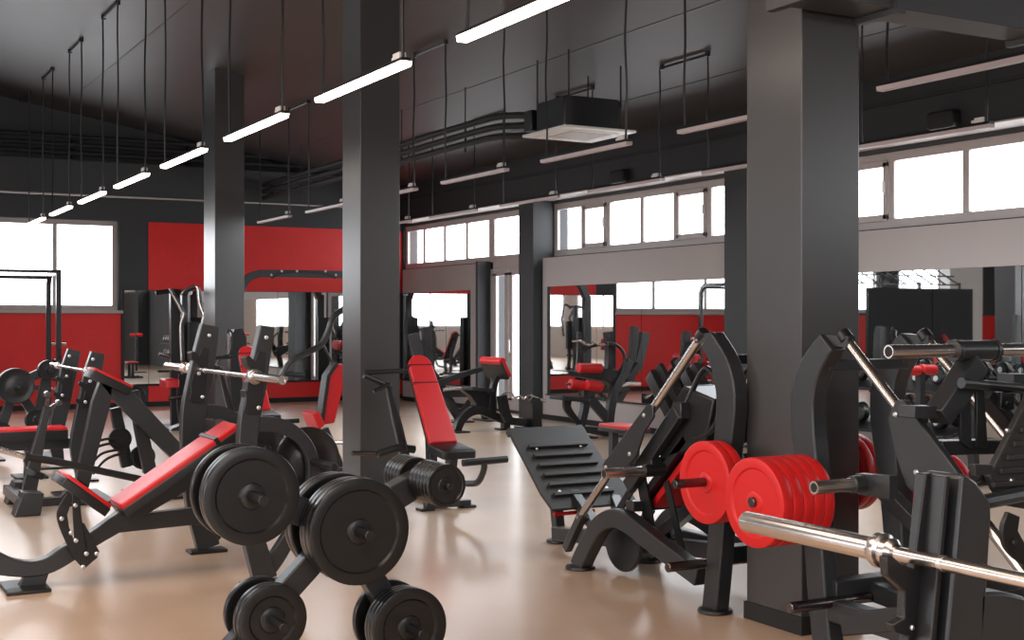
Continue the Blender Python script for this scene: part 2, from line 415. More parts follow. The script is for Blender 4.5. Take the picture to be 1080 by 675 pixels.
# mirrors on the back wall
xs = [4.93, 5.36, 6.55, 7.75, 8.95, 9.95]
lab = ['narrow wall mirror right beside the window on the back wall', 'wall mirror behind the chest machine with silver arms', 'wall mirror just past the far column on the back wall', 'wall mirror behind the curved grey arch', 'wall mirror hidden behind the middle column on the back wall']
for i in range(5):
    b = MB(); b.box((xs[i]+0.004, YA-0.03, 0.41), (xs[i+1]-0.004, YA-0.02, 2.075)); tag(b.build('wall_mirror', 'mirror'), lab[i], 'mirror')
b = MB(); b.box((4.93, YA-0.05, 0.38), (9.95, YA, 0.41)); struct(b.build('trim_9', 'matte'))
# dark partition board and window seat that the mirrors show
b = MB(); b.box((-2.9, 20.2, 0.5), (0.3, 20.28, 2.25)); b.box((-2.8, 20.2, 0), (-2.7, 20.28, 0.5)); b.box((0.1, 20.2, 0), (0.2, 20.28, 0.5))
tag(b.build('partition_board', 'matte'), 'black free-standing board seen only in the mirror', 'board')

b = MB(); b.box((-4.6, 21.4, 0), (-3.5, 21.7, 3.3)); struct(b.build('column', 'white'))
mk = thing('monkey_bars', (-1.0, 20.6, 0), 'black climbing lattice seen only in the wall mirror above the black board', 'gym frame')
for i in range(9):
    x = -2.9+i*0.42
    b = MB(); b.bar((x, 20.6, 2.35), (x+0.5, 20.9, 2.75), 0.03, 0.03); b.build('slat', 'black', mk)
    if i % 3 == 0: b = MB(); b.bar((x, 20.6, 0), (x, 20.6, 2.4), 0.06, 0.06); b.build('post', 'black', mk)
for z, y in ((2.35, 20.6), (2.55, 20.75), (2.75, 20.9)):
    b = MB(); b.bar((-2.9, y, z), (0.96, y, z), 0.03, 0.03); b.build('rail', 'black', mk)
# ------------------------------------------------------------------ ceiling fittings
def lamp(x, yfar, lit, label, group, prev=True):
    zt = 3.12; L = 1.5
    t = thing('linear_lamp', (x, yfar-L/2, zt), label, 'lamp', group)
    y0, y1 = yfar-L, yfar
    b = MB(); b.prism([(x-0.030, y0, zt+0.032), (x+0.030, y0, zt+0.032), (x+0.036, y0, zt+0.008), (x-0.036, y0, zt+0.008)], (0, L, 0)); b.build('housing', 'black', t, bevel=0.003)
    b = MB(); b.prism([(x-0.036, y0-0.004, zt+0.008), (x+0.036, y0-0.004, zt+0.008), (x+0.030, y0-0.004, zt-0.022), (x-0.030, y0-0.004, zt-0.022)], (0, L+0.008, 0)); b.build('diffuser', 'lampon' if lit else 'lampoff', t)
    b = MB(); b.box((x-0.022, y0+0.06, zt+0.032), (x+0.028, y0+0.16, zt+0.075)); b.box((x-0.012, y0+0.16, zt+0.038), (x+0.018, y0+0.20, zt+0.06)); b.build('connector', 'white', t, bevel=0.004)
    zc = ceil_z(x)-0.03
    for y in (y0+0.05, y1-0.06):
        ph = random.uniform(0, 6)
        pts = [(x+0.006*math.sin(ph+i*1.3)*(0 < i < 7), y+0.006*math.cos(ph*2+i*1.7)*(0 < i < 7), zt+0.03+(zc-zt-0.03)*i/7) for i in range(8)]
        b = MB(); b.tube(crv(pts, 3), 0.010, 6); b.build('cable', 'black', t)
    b = MB(); b.tube([(x, y1-0.06, zc), (x, y1+0.762, zc)], 0.016, 6); b.lathe((x, y1-0.06, zc-0.02), (0, 0, 1), [(0.03, 0), (0.03, 0.05)], 10); b.lathe((x, y1+0.762, zc-0.02), (0, 0, 1), [(0.03, 0), (0.03, 0.05)], 10)
    b.build('ceiling_bar', 'black', t)
ords = ['first', 'second', 'third', 'fourth', 'fifth', 'sixth', 'seventh', 'eighth']
for k in range(0, 8):
    yf = 6.35+2.257*k
    if k < 8: lamp(3.2, yf, True, 'glowing linear pendant lamp, %s of the lit row counted from the camera' % ords[k], 'lit linear lamps')
for k in range(0, 7):
    lamp(6.37, 6.35+2.257*k, False, 'unlit linear pendant lamp, %s of the middle row counted from the camera' % ords[k], 'unlit lamps of the middle row')
for k in range(1, 7):
    lamp(8.35, 6.35+2.257*k, False, 'unlit linear pendant lamp, %s of the row beside the high windows' % ords[k-1], 'unlit lamps of the row by the windows')

# cassette air conditioner
ac = thing('air_conditioner', (7.72, 12.37, 3.66), 'square cassette air conditioner with pale grille hanging under the ceiling', 'air conditioner')
b = MB(); b.prism([(7.25,11.9,3.66),(8.20,11.9,3.66),(8.20,12.85,3.66),(7.25,12.85,3.66)], (0, 0, 0.03)); b.build('face_panel', 'white', ac, bevel=0.008)
b = MB(); b.box((7.47, 12.12, 3.650), (7.98, 12.63, 3.662)); b.build('grille', 'frame', ac, bevel=0.004)
b = MB()
for a0, a1, c0, c1 in ((7.40, 8.05, 12.04, 12.09), (7.40, 8.05, 12.66, 12.71), (7.39, 7.44, 12.09, 12.66), (8.01, 8.06, 12.09, 12.66)): b.box((a0, c0, 3.652), (a1, c1, 3.661))
b.build('air_slot', 'white', ac)
b = MB(); b.prism([(7.33, 12.05, 3.69), (7.45, 11.98, 3.69), (8.0, 11.98, 3.69), (8.12, 12.1, 3.69), (8.12, 12.65, 3.69), (8.0, 12.77, 3.69), (7.45, 12.77, 3.69), (7.33, 12.65, 3.69)], (0, 0, 0.34)); b.build('housing', 'black', ac, bevel=0.01)
b = MB(); b.box((7.33-0.0, 12.77, 3.74), (7.75, 12.95, 3.98)); b.build('valve_box', 'black', ac, bevel=0.01)
for x, y in ((7.38, 12.03), (8.07, 12.03), (8.07, 12.72), (7.38, 12.72)):
    b = MB(); b.tube([(x, y, 3.95), (x, y, ceil_z(x)-0.015)], 0.010, 6); b.build('threaded_rod', 'black', ac)
for i, z in enumerate((4.02, 3.90, 3.78)):
    pts = [(7.42+0.10*i, 12.96, 3.94-0.09*i), (7.40+0.04*i, 13.3, z-0.03), (7.36, 13.8, z+0.005), (7.34, 15.2, z+0.005), (7.33, 16.6, z-0.008), (7.33, 19, z), (7.33, 22.6, z)]
    b = MB(); b.tube(crv(pts, 5), 0.042, 10)
    if i == 0:
        for y in (14.6, 16.6, 18.8, 20.8): b.box((7.40, y, 3.70), (7.42, y+0.03, 4.10)); b.tube([(7.41, y+0.015, 4.08), (7.41, y+0.015, ceil_z(7.39)-0.02)], 0.008, 6)
    tag(b.build('insulated_pipe', 'matte'), '%s black insulated pipe leading to the cassette air conditioner' % ('topmost', 'middle', 'lowest')[i], 'pipe')
# rectangular ventilation duct passing the near column
dd = thing('ventilation_duct', (6.5, 4.6, 3.06), 'dark rectangular ventilation duct with flanges crossing by the near column', 'duct')
b = MB(); b.box((4.05, 4.50, 3.06), (XW-0.4, 4.74, 3.62)); b.build('duct_body', 'duct', dd, bevel=0.004)
for x in (4.05, 4.62, 5.72, 6.9, 8.1):
    b = MB(); b.box((x-0.02, 4.47, 3.03), (x+0.028, 4.76, 3.65)); b.build('flange', 'duct', dd)
# speakers on the beam of the window wall
for px, py, l in ((649, 186, 'black speaker on the window wall beam above the middle windows'), (990, 126, 'black speaker on the window wall beam beyond the near column')):
    p = onX(px, py, 9.80); b = MB(); b.cushion((9.92, p.y, p.z), (0, 1, 0), (0, 0, 1), (-1, 0, 0), 0.17, 0.09, 0.12, 0.03)
    tag(b.build('wall_speaker', 'matte'), l, 'speaker')
def bolts(pts, ax, parent, r=0.012, fn=None):
    for q in pts:
        b = MB(); b.bolt(q, ax, r); b.build('bolt', 'bolt', parent)
EY = V((0, 1, 0)); EX = V((1, 0, 0)); EZ = V((0, 0, 1))
# ------------------------------------------------------------------ decline bench station with its rack (left)
def near_upright(Y):
    up = pY(crv([(283, 344), (277, 376), (271, 410), (264, 445), (262, 480), (263, 520), (268, 565), (281, 612)], 4), 7.2)
    return [V((p.x, Y, p.z)) for p in up]
db = thing('decline_bench_rack', (1.9, 7.8, 0), 'dark grey decline bench station with a long red pad and a barbell racked on it', 'bench')
b = MB()
top = [(-40,571), (-15,576), (0,583), (14,590), (33,592.5), (50,588), (66,577), (95,562), (123,542), (142,530), (200,494), (252,459)]
bot = [(252,484), (200,516), (156,542), (126,562), (102,576), (71,596), (51,605.6), (27,609), (0,607), (-15,602), (-40,597)]
b.prism(pY([V(p) for p in crv([V(p) for p in top], 3)]+[V(p) for p in crv([V(p) for p in bot], 3)], 7.76), (0, 0.09, 0))
b.build('main_beam', 'steel', db, bevel=0.006)
b = MB(); b.prism(pY([(140,548), (158,541.5), (230,533), (232,551), (202,554), (126,562)], 7.765), (0, 0.08, 0)); b.build('lower_strut', 'steel', db, bevel=0.005)
for pts in ([(27,607), (16,625), (45,625), (52,604)],):
    b = MB(); b.prism(pY(pts, 7.77), (0, 0.07, 0)); lg = b.build('leg', 'steel', db, bevel=0.005)
    p = onY(26, 627, 7.8); b = MB(); b.box((p.x-0.12, 7.62, 0.0), (p.x+0.12, 7.98, 0.022)); b.build('rubber_foot', 'black', lg, bevel=0.006)
# crossbars joining both uprights
for q in ((2.26, 0.62, 0.06), (2.30, 0.42, 0.09)):
    b = MB(); b.bar((q[0], 7.24, q[1]), (q[0], 8.44, q[1]), 0.08, q[2], (1, 0, 0)); b.build('crossbar', 'steel', db, bevel=0.005)
for Y in (7.2, 8.4):
    up = near_upright(Y+0.04)
    b = MB(); b.sweep(up, EY, 0.08, [0.085, 0.10, 0.115, 0.115, 0.11, 0.115, 0.12, 0.14] if Y < 8 else [0.12, 0.145, 0.16, 0.16, 0.15, 0.14, 0.14, 0.15]); u = b.build('upright', 'steel', db, bevel=0.006)
    ar = [V((p.x, Y+0.04, p.z)) for p in pY(crv([(268, 447), (296, 449), (313, 457.5), (325, 470), (331.5, 487), (331.5, 508), (325, 532), (312, 558), (296, 585), (285, 600)], 4), 7.2)]
    b = MB(); b.sweep(ar, EY, 0.06, [0.09, 0.085, 0.075, 0.07, 0.07, 0.075, 0.09, 0.10]); b.build('arch', 'steel', db, bevel=0.005)
    hk = [V((p.x, Y-0.012, p.z)) for p in pY([(272,371), (268.5,381), (262,375), (258.5,377), (260,385), (267,393), (266,402), (261,403), (260,412), (258,412), (259,424), (257,433), (262,437.5), (275,437.5), (278,405), (281,372)], 7.2)]
    b = MB(); b.prism(hk, (0, 0.104, 0)); h = b.build('bar_hook', 'black', u, bevel=0.003)
    bolts([(onY(px, py, 7.2).x, Y-0.012, onY(px, py, 7.2).z) for px, py in ((280, 356), (272, 430), (268, 402))], (0, -1, 0), h)
    q = onY(331.5, 487, 7.2)
    b = MB(); b.cyl((q.x, Y+0.36, q.z), (q.x, Y-0.33, q.z), 0.024); b.build('storage_peg', 'black', db)
    ft = onY(284, 613, 7.2)
    b = MB(); b.box((ft.x-0.15, Y-0.03, 0), (ft.x+0.10, Y+0.11, 0.022)); b.build('rubber_foot', 'black', u, bevel=0.006)
# long pad, its red cover, the seat pad
a = onY(129.6, 540, 7.62); c = onY(256, 452, 7.62); d = (c-a).normalized(); nrm = V((-d.z, 0, d.x))
mid = (a+c)/2+V((0, 0.17, 0))
b = MB(); b.cushion(mid-nrm*0.045, d, EY, nrm, (c-a).length/2, 0.165, 0.055, 0.008); bp = b.build('back_pad', 'vinyl', db)
b = MB(); b.cushion(mid+nrm*0.010, d, EY, nrm, (c-a).length/2-0.004, 0.158, 0.030, 0.018); b.build('pad_cover', 'red', bp)
b = MB(); q = a+(c-a)*0.80+V((0, 0.17, 0)); b.bar(q-d*0.012+nrm*0.0, q+d*0.012, 0.345, 0.095, EY); b.build('pad_strap', 'black', bp)
a = onY(67, 507, 7.62); c = onY(115, 541, 7.62); d = (c-a).normalized(); nrm = V((-d.z, 0, d.x)); mid = (a+c)/2+V((0, 0.17, 0))
b = MB(); b.cushion(mid-nrm*0.03, d, EY, nrm, (c-a).length/2, 0.165, 0.055, 0.01); sp = b.build('seat_pad', 'vinyl', db)
b = MB(); b.cushion(mid+nrm*0.025, d, EY, nrm, (c-a).length/2-0.004, 0.158, 0.022, 0.014); b.build('pad_cover', 'red', sp)
for k, Y in ((0, 7.66), (1, 7.90)):
    b = MB()
    b.prism(pY(crv([V(p) for p in [(71,520), (62,535), (60,546), (65,562), (77,588)]], 3)+[V((88,600)), V((93,594)), V((80,576)), V((73,556)), V((71,543)), V((77,524))], Y), (0, 0.02, 0))
    b.prism(pY([(76,520), (84,523), (86,545), (91,578), (93,594), (86,598), (79,575), (77,548)], Y-0.012), (0, 0.014, 0))
    b.prism(pY([(86,551), (89,552), (105,582), (103,588), (89,600), (82,594), (92,578)], Y-0.004), (0, 0.02, 0))
    lk = b.build('seat_bracket', 'black', db, bevel=0.003)
    bolts([onY(px, py, Y-0.013) for px, py in ((65, 547), (79.5, 533), (87.5, 598), (102, 584), (75, 562), (80, 570), (91, 584))], (0, -1, 0), lk, 0.013)

def barbell(x, z, y0, y1, label, sleeve=0.50, r=0.026, rs=0.0155):
    t = thing('barbell', (x, (y0+y1)/2, z), label, 'barbell')
    b = MB(); b.cyl((x, y0+sleeve, z), (x, y1-sleeve, z), rs, 20)
    b.build('shaft', 'chrome', t)
    m = (y0+y1)/2
    for s in (-1, 1):
        for k in (0.25, 0.62): b = MB(); b.lathe((x, m+s*k, z), (0, s, 0), [(rs+0.0005, 0), (rs+0.0012, 0.001), (rs+0.0012, 0.012), (rs+0.0005, 0.013)], 20); b.build('knurl_ring', 'bolt', t)
    for s, ye, yi in ((1, y0, y0+sleeve), (-1, y1, y1-sleeve)):
        b = MB(); b.lathe((x, ye, z), (0, s, 0), [(r*0.45, 0.004), (r*0.62, 0.0), (r*0.96, 0.0), (r, 0.003), (r, sleeve-0.03), (r*1.35, sleeve-0.028), (r*1.5, sleeve-0.02), (r*1.5, sleeve-0.004), (r*1.2, sleeve), (r*1.2, sleeve+0.02), (r*0.8, sleeve+0.03)], 32)
        b.build('sleeve', 'chrome', t)
    return t
bb = barbell(2.272, 1.222, 6.68, 9.22, 'chrome barbell racked on the decline bench station')
for s, Y in ((1, 7.16), (-1, 8.56)):
    b = MB(); b.lathe((2.272, Y, 1.222), (0, s, 0), [(0.030, 0), (0.044, 0.004), (0.044, 0.022), (0.034, 0.03), (0.034, 0.05), (0.028, 0.052)], 24); b.build('collar', 'chrome', bb)
q = onY(331.5, 487, 7.2)
plate((q.x, 7.30, q.z), (0, 1, 0), 0.20, 0.04, 'rubber', 'black weight plate hung behind the nearer arch of the decline bench station', small=True)
plate((q.x, 8.34, q.z), (0, -1, 0), 0.20, -0.04*-1, 'rubber', 'black weight plate hung on the farther arch of the decline bench station', small=True)
plate((q.x, 8.50, q.z), (0, 1, 0), 0.20, 0.04, 'rubber', 'black weight plate on the far side of the farther arch of the decline bench station', small=True)

# ------------------------------------------------------------------ weight plate tree in front
FY = 5.225
tr = thing('plate_tree', (2.05, FY, 0), 'dark grey X-shaped floor stand holding stacks of black weight plates', 'weight rack')
def at(px, py, Y=4.98): q = onY(px, py, Y); return V((q.x, FY, q.z))
hub = at(385, 563); LL = at(298, 661); LR = at(441, 667); UL = at(275, 527); UR = at(470, 512)
for nm, P, w in (('leg', LL, 0.10), ('leg', LR, 0.10)):
    d = (P-hub).normalized(); e = P+d*(P.z/abs(d.z)-0.02/abs(d.z))
    b = MB(); b.sweep([hub, P, e], EY, 0.085, w); lg = b.build(nm, 'steel', tr, bevel=0.006)
    b = MB(); b.box((e.x-0.08, FY-0.32, 0), (e.x+0.08, FY+0.32, 0.025)); b.build('rubber_foot', 'black', lg, bevel=0.005)
b = MB(); d = (UR-hub).normalized(); b.sweep([hub-d*0.04, UR+d*0.05], EY, 0.10, [0.13, 0.105]); b.build('arm', 'steel', tr, bevel=0.006)
b = MB(); d = (UL-hub).normalized(); b.sweep([hub-d*0.04, UL+d*0.05], EY, 0.085, [0.13, 0.11]); b.build('arm', 'steel', tr, bevel=0.006)
for P, L, R_ in ((hub, 0.31, 0.024), (LL, 0.27, 0.020), (LR, 0.30, 0.022), (UL, 0.29, 0.023), (UR, 0.30, 0.018)):
    b = MB(); b.cyl(P-EY*L, P+EY*L, R_); b.build('peg', 'black', tr)
def stack(P, side, spec, desc, m='rubber', small=False):
    """spec: list of (radius, thickness) from the frame outwards"""
    y = FY+side*0.052
    words = ['outermost', 'second from outside', 'third from outside', 'fourth from outside', 'fifth from outside', 'innermost']
    n = len(spec)
    for i, (r, t) in enumerate(spec):
        y += side*t
        plate((P.x, y, P.z), (0, -side, 0), r, t-0.002, m, 'black plate, %s, %s' % (words[min(n-1-i, 5)], desc), small=small)
stack(hub, -1, [(0.222, 0.046), (0.226, 0.046), (0.226, 0.050)], 'big stack on the plate tree middle peg')
stack(hub, 1, [(0.222, 0.046), (0.222, 0.046)], 'far side of the plate tree middle peg')
stack(UL, -1, [(0.200, 0.044), (0.202, 0.046)], 'big pair on the plate tree nearest the decline bench')
stack(UL, 1, [(0.200, 0.040)], 'behind the plate tree arm nearest the decline bench')
stack(LL, -1, [(0.150, 0.036), (0.148, 0.038)], 'small pair low on the leg nearest the decline bench')
stack(LL, 1, [(0.150, 0.036)], 'behind the low leg towards the decline bench')
stack(LR, -1, [(0.170, 0.038), (0.172, 0.038), (0.174, 0.040)], 'trio low on the leg farthest from the decline bench')
stack(LR, 1, [(0.170, 0.038)], 'behind the low leg farthest from the decline bench')
stack(UR, -1, [(0.094, 0.034)]*6, 'small row at the plate tree raised arm', small=True)
stack(UR, 1, [(0.094, 0.034)]*5, 'small row behind the plate tree raised arm', small=True)

# ------------------------------------------------------------------ hack squat / leg press machines with steel guide rods
def YZ(pts, X): return pX(pts, X)
def leg_machine(label):
    t = thing('hack_squat_machine', (4.475, 5.9, 0), label, 'leg machine')
    N, F = 4.22, 4.73
    upc = crv([V(p) for p in [(751, 645), (756, 590), (760, 530), (764, 480), (768, 440), (768, 410), (762, 384), (748, 357)]], 4)
    hump = crv([V(p) for p in [(609, 597), (620, 574), (632, 554), (647, 546.5), (662, 552), (690, 574), (737, 609)]], 4)
    for X in (N, F):
        dx = X-4.22
        P = [V((X, p.y, p.z)) for p in YZ(upc, 4.2)]
        P[0].z = 0.01
        b = MB(); b.sweep(P, EX, 0.09, [0.12, 0.12, 0.125, 0.14, 0.155, 0.155, 0.14, 0.11]); u = b.build('upright', 'steel', t, bevel=0.008)
        b = MB(); b.lathe((X, P[0].y, 0), (0, 0, 1), [(0.085, 0), (0.095, 0.006), (0.09, 0.02), (0.05, 0.028)], 28); b.build('rubber_foot', 'black', u)
        P = [V((X, p.y, p.z)) for p in YZ(hump, 4.2)]
        P[0].z = 0.01
        b = MB(); b.sweep(P, EX, 0.085, [0.12, 0.115, 0.11, 0.115, 0.11, 0.10]); u = b.build('bent_leg', 'steel', t, bevel=0.008)
        b = MB(); b.lathe((X, P[0].y, 0), (0, 0, 1), [(0.085, 0), (0.095, 0.006), (0.09, 0.02), (0.05, 0.028)], 28); b.build('rubber_foot', 'black', u)
        lo = V((X-0.02, 6.72, 0.32)); hi = V((X-0.02, 5.47, 1.475))
        b = MB(); b.cyl(lo, hi, 0.024, 24); b.build('guide_rod', 'chrome', t)
        b = MB(); b.bar(V((X-0.02, 5.52, 1.45)), V((X-0.0, 5.36, 1.46)), 0.05, 0.05, EX); b.lathe(V((X-0.02, 5.46, 1.49)), (0, 0.73, -0.68), [(0.03, 0), (0.034, 0.004), (0.034, 0.05), (0.026, 0.055)], 20); b.build('rod_clamp', 'black', t)
        b = MB(); b.bar(V((X-0.02, 6.68, 0.35)), V((X+0.0, 6.90, 0.10)), 0.05, 0.055, EX); b.build('rod_foot', 'steel', t, bevel=0.005)
        # carriage side plate
        s = -1 if X == N else 1
        pl = [V((X+s*0.055, p.y, p.z)) for p in YZ([(680,426), (686,430), (686.5,440), (676,457), (668,482), (659,492), (634.5,495), (633,490)], 4.15)]
        b = MB(); b.prism(pl, (0.016, 0, 0)); c = b.build('carriage_plate', 'steel', t, bevel=0.004)
        bolts([(X+s*0.055+(0 if s < 0 else 0.016), onX(px, py, 4.15).y, onX(px, py, 4.15).z) for px, py in ((677, 438), (662, 479), (637, 493))], (s, 0, 0), c, 0.013)
        # weight peg on the carriage, plate peg and storage peg on the upright
        q = onX(690, 496, 4.2)
        b = MB(); b.cyl((X-s*0.05, q.y, q.z), (X+s*0.10, q.y, q.z), 0.036); b.build('peg_sleeve', 'black', t)
        b = MB(); b.lathe((X+s*0.36, q.y, q.z), (-s, 0, 0), [(0.017, 0.004), (0.020, 0), (0.027, 0), (0.028, 0.003), (0.028, 0.28)], 24); cpg = b.build('carriage_peg', 'chrome', t)
        b = MB(); b.lathe((X+s*0.361, q.y, q.z), (-s, 0, 0), [(0.018, 0), (0.018, 0.003)], 24); b.build('bore_shade', 'matte', cpg)  # black disc painted as the shade inside the hollow peg end
        b = MB(); b.cyl((X-s*0.02, 5.27, 0.715), (X+s*0.36, 5.27, 0.715), 0.024); b.build('plate_peg', 'rodgrey', t)
        b = MB(); b.cyl((X-s*0.31, 5.44, 0.255), (X+s*0.28, 5.44, 0.255), 0.026); b.build('storage_peg', 'rodgrey', t)
    # cross members
    for y, z, w, h in ((5.40, 0.30, 0.09, 0.09), (5.38, 1.34, 0.04, 0.05), (6.2, 0.46, 0.08, 0.06)):
        b = MB(); b.bar((N, y, z), (F, y, z), w, h, EY); b.build('crossbar', 'steel', t, bevel=0.005)
    b = MB(); b.bar((4.475, 5.42, 0.28), (4.475, 7.45, 0.10), 0.09, 0.09, EX); b.build('base_beam', 'steel', t, bevel=0.006)
    b = MB(); b.bar((F, 5.30, 0.215), (F, 7.02, 0.215), 0.08, 0.10, EX); b.build('base_rail', 'steel', t, bevel=0.006)
    b = MB(); b.bar((4.475, 5.42, 0.80), (4.475, 6.4, 0.16), 0.07, 0.07, EX); b.build('brace', 'steel', t, bevel=0.006)
    # carriage with shoulder pads and head rest
    b = MB(); b.box((4.25, 6.02, 0.66), (4.70, 6.10, 0.76)); b.bar((4.27, 6.28, 0.56), (4.27, 5.78, 1.04), 0.05, 0.09, EX); b.bar((4.68, 6.28, 0.56), (4.68, 5.78, 1.04), 0.05, 0.09, EX); b.box((4.25, 5.74, 1.00), (4.70, 5.82, 1.09))
    b.build('carriage', 'steel', t, bevel=0.006)
    dd = V((0, -1.25, 1.155)).normalized(); nn = V((0, dd.z, -dd.y))   # along and across the rods (nn points up and away from the uprights)
    b = MB(); b.cushion(V((4.475, 6.12, 0.60))-nn*0.10+dd*0.10, dd, EX, nn, 0.22, 0.13, 0.05, 0.02); b.build('back_pad', 'red', t)
    b = MB(); b.cushion(V((4.475, 6.10, 0.62))-nn*0.04+dd*0.12, dd, EX, nn, 0.30, 0.165, 0.05, 0.008); b.build('pad_board', 'vinyl', t)
    b = MB(); b.prism([(4.31, 6.02, 0.74), (4.31, 5.60, 0.86), (4.31, 5.52, 1.12), (4.31, 5.80, 1.18), (4.31, 6.06, 0.92)], (0.33, 0, 0)); b.build('carriage_cover', 'black', t, bevel=0.012)
    for x in (4.35, 4.60):
        b = MB(); b.cushion(V((x, 5.88, 1.02))+nn*0.16, nn, EX, -dd, 0.17, 0.055, 0.08, 0.015); b.build('shoulder_pad', 'vinyl', t)
        b = MB(); b.bar(V((x, 5.86, 1.04))+nn*0.01, V((x, 5.86, 1.04))+nn*0.33, 0.03, 0.05, EX); b.build('shoulder_support', 'black', t)
    b = MB(); b.cushion(V((4.475, 5.83, 1.05))+nn*0.03, dd, EX, nn, 0.10, 0.09, 0.07, 0.02); b.build('head_rest', 'vinyl', t)
    for x in (4.32, 4.63):
        b = MB(); b.tube(crv([V((x, 5.80, 1.05)), V((x, 5.62, 1.28)), V((x, 5.50, 1.20)), V((x, 5.50, 1.02)), V((x, 5.60, 0.92)), V((x, 5.72, 0.90))], 5), 0.016, 10); b.build('hand_grip', 'black', t)
    return t
M['rodgrey'] = mat('dark_steel_rod', (0.16, 0.14, 0.14), 0.25, metal=1.0)
def footplate(t):
    # ribbed plate leaning back; local u along X, v up the slope
    lo = V((0, 7.31, 0.285)); hi = V((0, 7.88, 0.775)); v = (hi-lo); L = v.length; v.normalize(); n = V((0, -v.z, v.y))
    def P(x, s, h=0): q = lo+v*(s*L)+n*h; return V((x, q.y, q.z))
    out = [(4.36, 1.0), (4.35, 0.86), (4.37, 0.68), (4.42, 0.45), (4.44, 0.22), (4.50, 0.0)]
    outl = [P(4.34, 1.0), P(4.33, 0.88), P(4.335, 0.66), P(4.335, 0.40), P(4.335, 0.20), P(4.36, 0.0), P(5.05, 0.0), P(5.04, 0.20), P(4.98, 0.52), P(4.96, 0.80), P(4.96, 1.0)]
    b = MB(); b.prism(outl, -n*0.022); fp = b.build('footplate', 'plateblk', t, bevel=0.005)
    for i in range(6):
        s = 0.16+i*0.12
        b = MB(); b.bar(P(4.42, s, 0.008), P(4.90, s, 0.008), 0.030, 0.026, v); b.build('rib', 'plateblk', fp, bevel=0.005)
    bolts([P(x, s, 0.001) for x, s in ((4.48, 0.74), (4.84, 0.74), (4.48, 0.2), (4.86, 0.2))], n, fp)
    b = MB(); b.bar(P(4.34, 1.0, -0.03), P(4.96, 1.0, -0.03), 0.05, 0.05, v); b.build('edge_bar', 'plateblk', fp, bevel=0.006)
    
    for a_, b_ in ((P(4.60, 0.7, -0.04), V((4.60, 7.62, 0.02))), (P(4.60, 0.2, -0.03), V((4.55, 6.98, 0.12))), (P(4.9, 0.1, -0.03), V((4.72, 6.95, 0.15)))):
        b = MB(); b.bar(a_, b_, 0.07, 0.07, EX); b.build('footplate_support', 'steel', t, bevel=0.005)
    b = MB(); b.lathe((4.60, 7.62, 0), (0, 0, 1), [(0.085, 0), (0.095, 0.006), (0.09, 0.02), (0.05, 0.03)], 28); b.build('rubber_foot', 'black', t)
    b = MB(); b.cyl((4.42, 7.40, 0.235), (4.72, 7.36, 0.245), 0.013); b.build('release_handle', 'red', t)
    b = MB(); b.lathe((4.36, 6.50, 0.20), (1, 0, 0), [(0.02, 0), (0.185, 0.004), (0.19, 0.01), (0.19, 0.03), (0.02, 0.034)], 32); b.build('stop_disc', 'steel', t)
    b = MB(); b.lathe((4.22, 6.74, 0.30), (0, -0.7, 0.7), [(0.035, 0), (0.04, 0.01), (0.04, 0.05), (0.03, 0.06)], 20); b.build('rubber_buffer', 'black', t)
    b = MB()
    for x, y in ((4.70, 6.98),): b.lathe((x, y, 0), (0, 0, 1), [(0.085, 0), (0.095, 0.006), (0.09, 0.02), (0.05, 0.03)], 28)
    b.build('rubber_foot', 'black', t)
    for a_, b_, w_ in (((4.30, 6.22, 0.62), (4.30, 6.62, 0.20), 0.05), ((4.30, 6.20, 0.64), (4.30, 6.05, 0.18), 0.09), ((4.34, 6.00, 0.62), (4.34, 5.84, 0.22), 0.05)):
        b = MB(); b.bar(a_, b_, 0.012, w_, EX); b.build('adjustment_strip', 'black', t)
M['plateblk'] = mat('textured_black_plate', (0.022, 0.021, 0.020), 0.5, bump=0.3, bscale=500)
m1 = leg_machine('dark grey hack squat machine with a big ribbed footplate beside the near column')
m2 = copy_tree(m1)
m2.rotation_euler = (0, 0, math.pi); m2.location = (4.40, 3.95, 0)
for ch in list(m2.children):
    if ch.name.split('.')[0] in ('carriage_plate', 'carriage_peg', 'peg_sleeve', 'hand_grip', 'shoulder_pad', 'shoulder_support', 'head_rest', 'back_pad', 'pad_board', 'carriage', 'carriage_cover'):
        for g in list(ch.children): bpy.data.objects.remove(g)
        bpy.data.objects.remove(ch)
m2['label'] = 'dark grey leg press machine with steel rods in front of the near column'
footplate(m1)
def red_stack(x0, y, z, r, n, t, sx, desc):
    words = ['outermost', 'second', 'third', 'fourth', 'fifth']
    for i in range(n):
        plate((x0+sx*i*t, y, z), (sx, 0, 0), r, t-0.002, 'redrub', '%s red weight plate, %s' % (words[i], desc))
red_stack(4.05, 5.27, 0.712, 0.213, 2, 0.055, 1, 'of the pair on the hack squat machine')
red_stack(3.80, 4.58, 0.712, 0.207, 5, 0.062, 1, 'of the thick stack of five on the leg press')
red_stack(4.99, 4.56, 0.665, 0.232, 2, 0.055, -1, 'wall side of the leg press by the column')
red_stack(5.10, 5.27, 0.712, 0.213, 2, 0.055, -1, 'on the wall side of the hack squat machine')

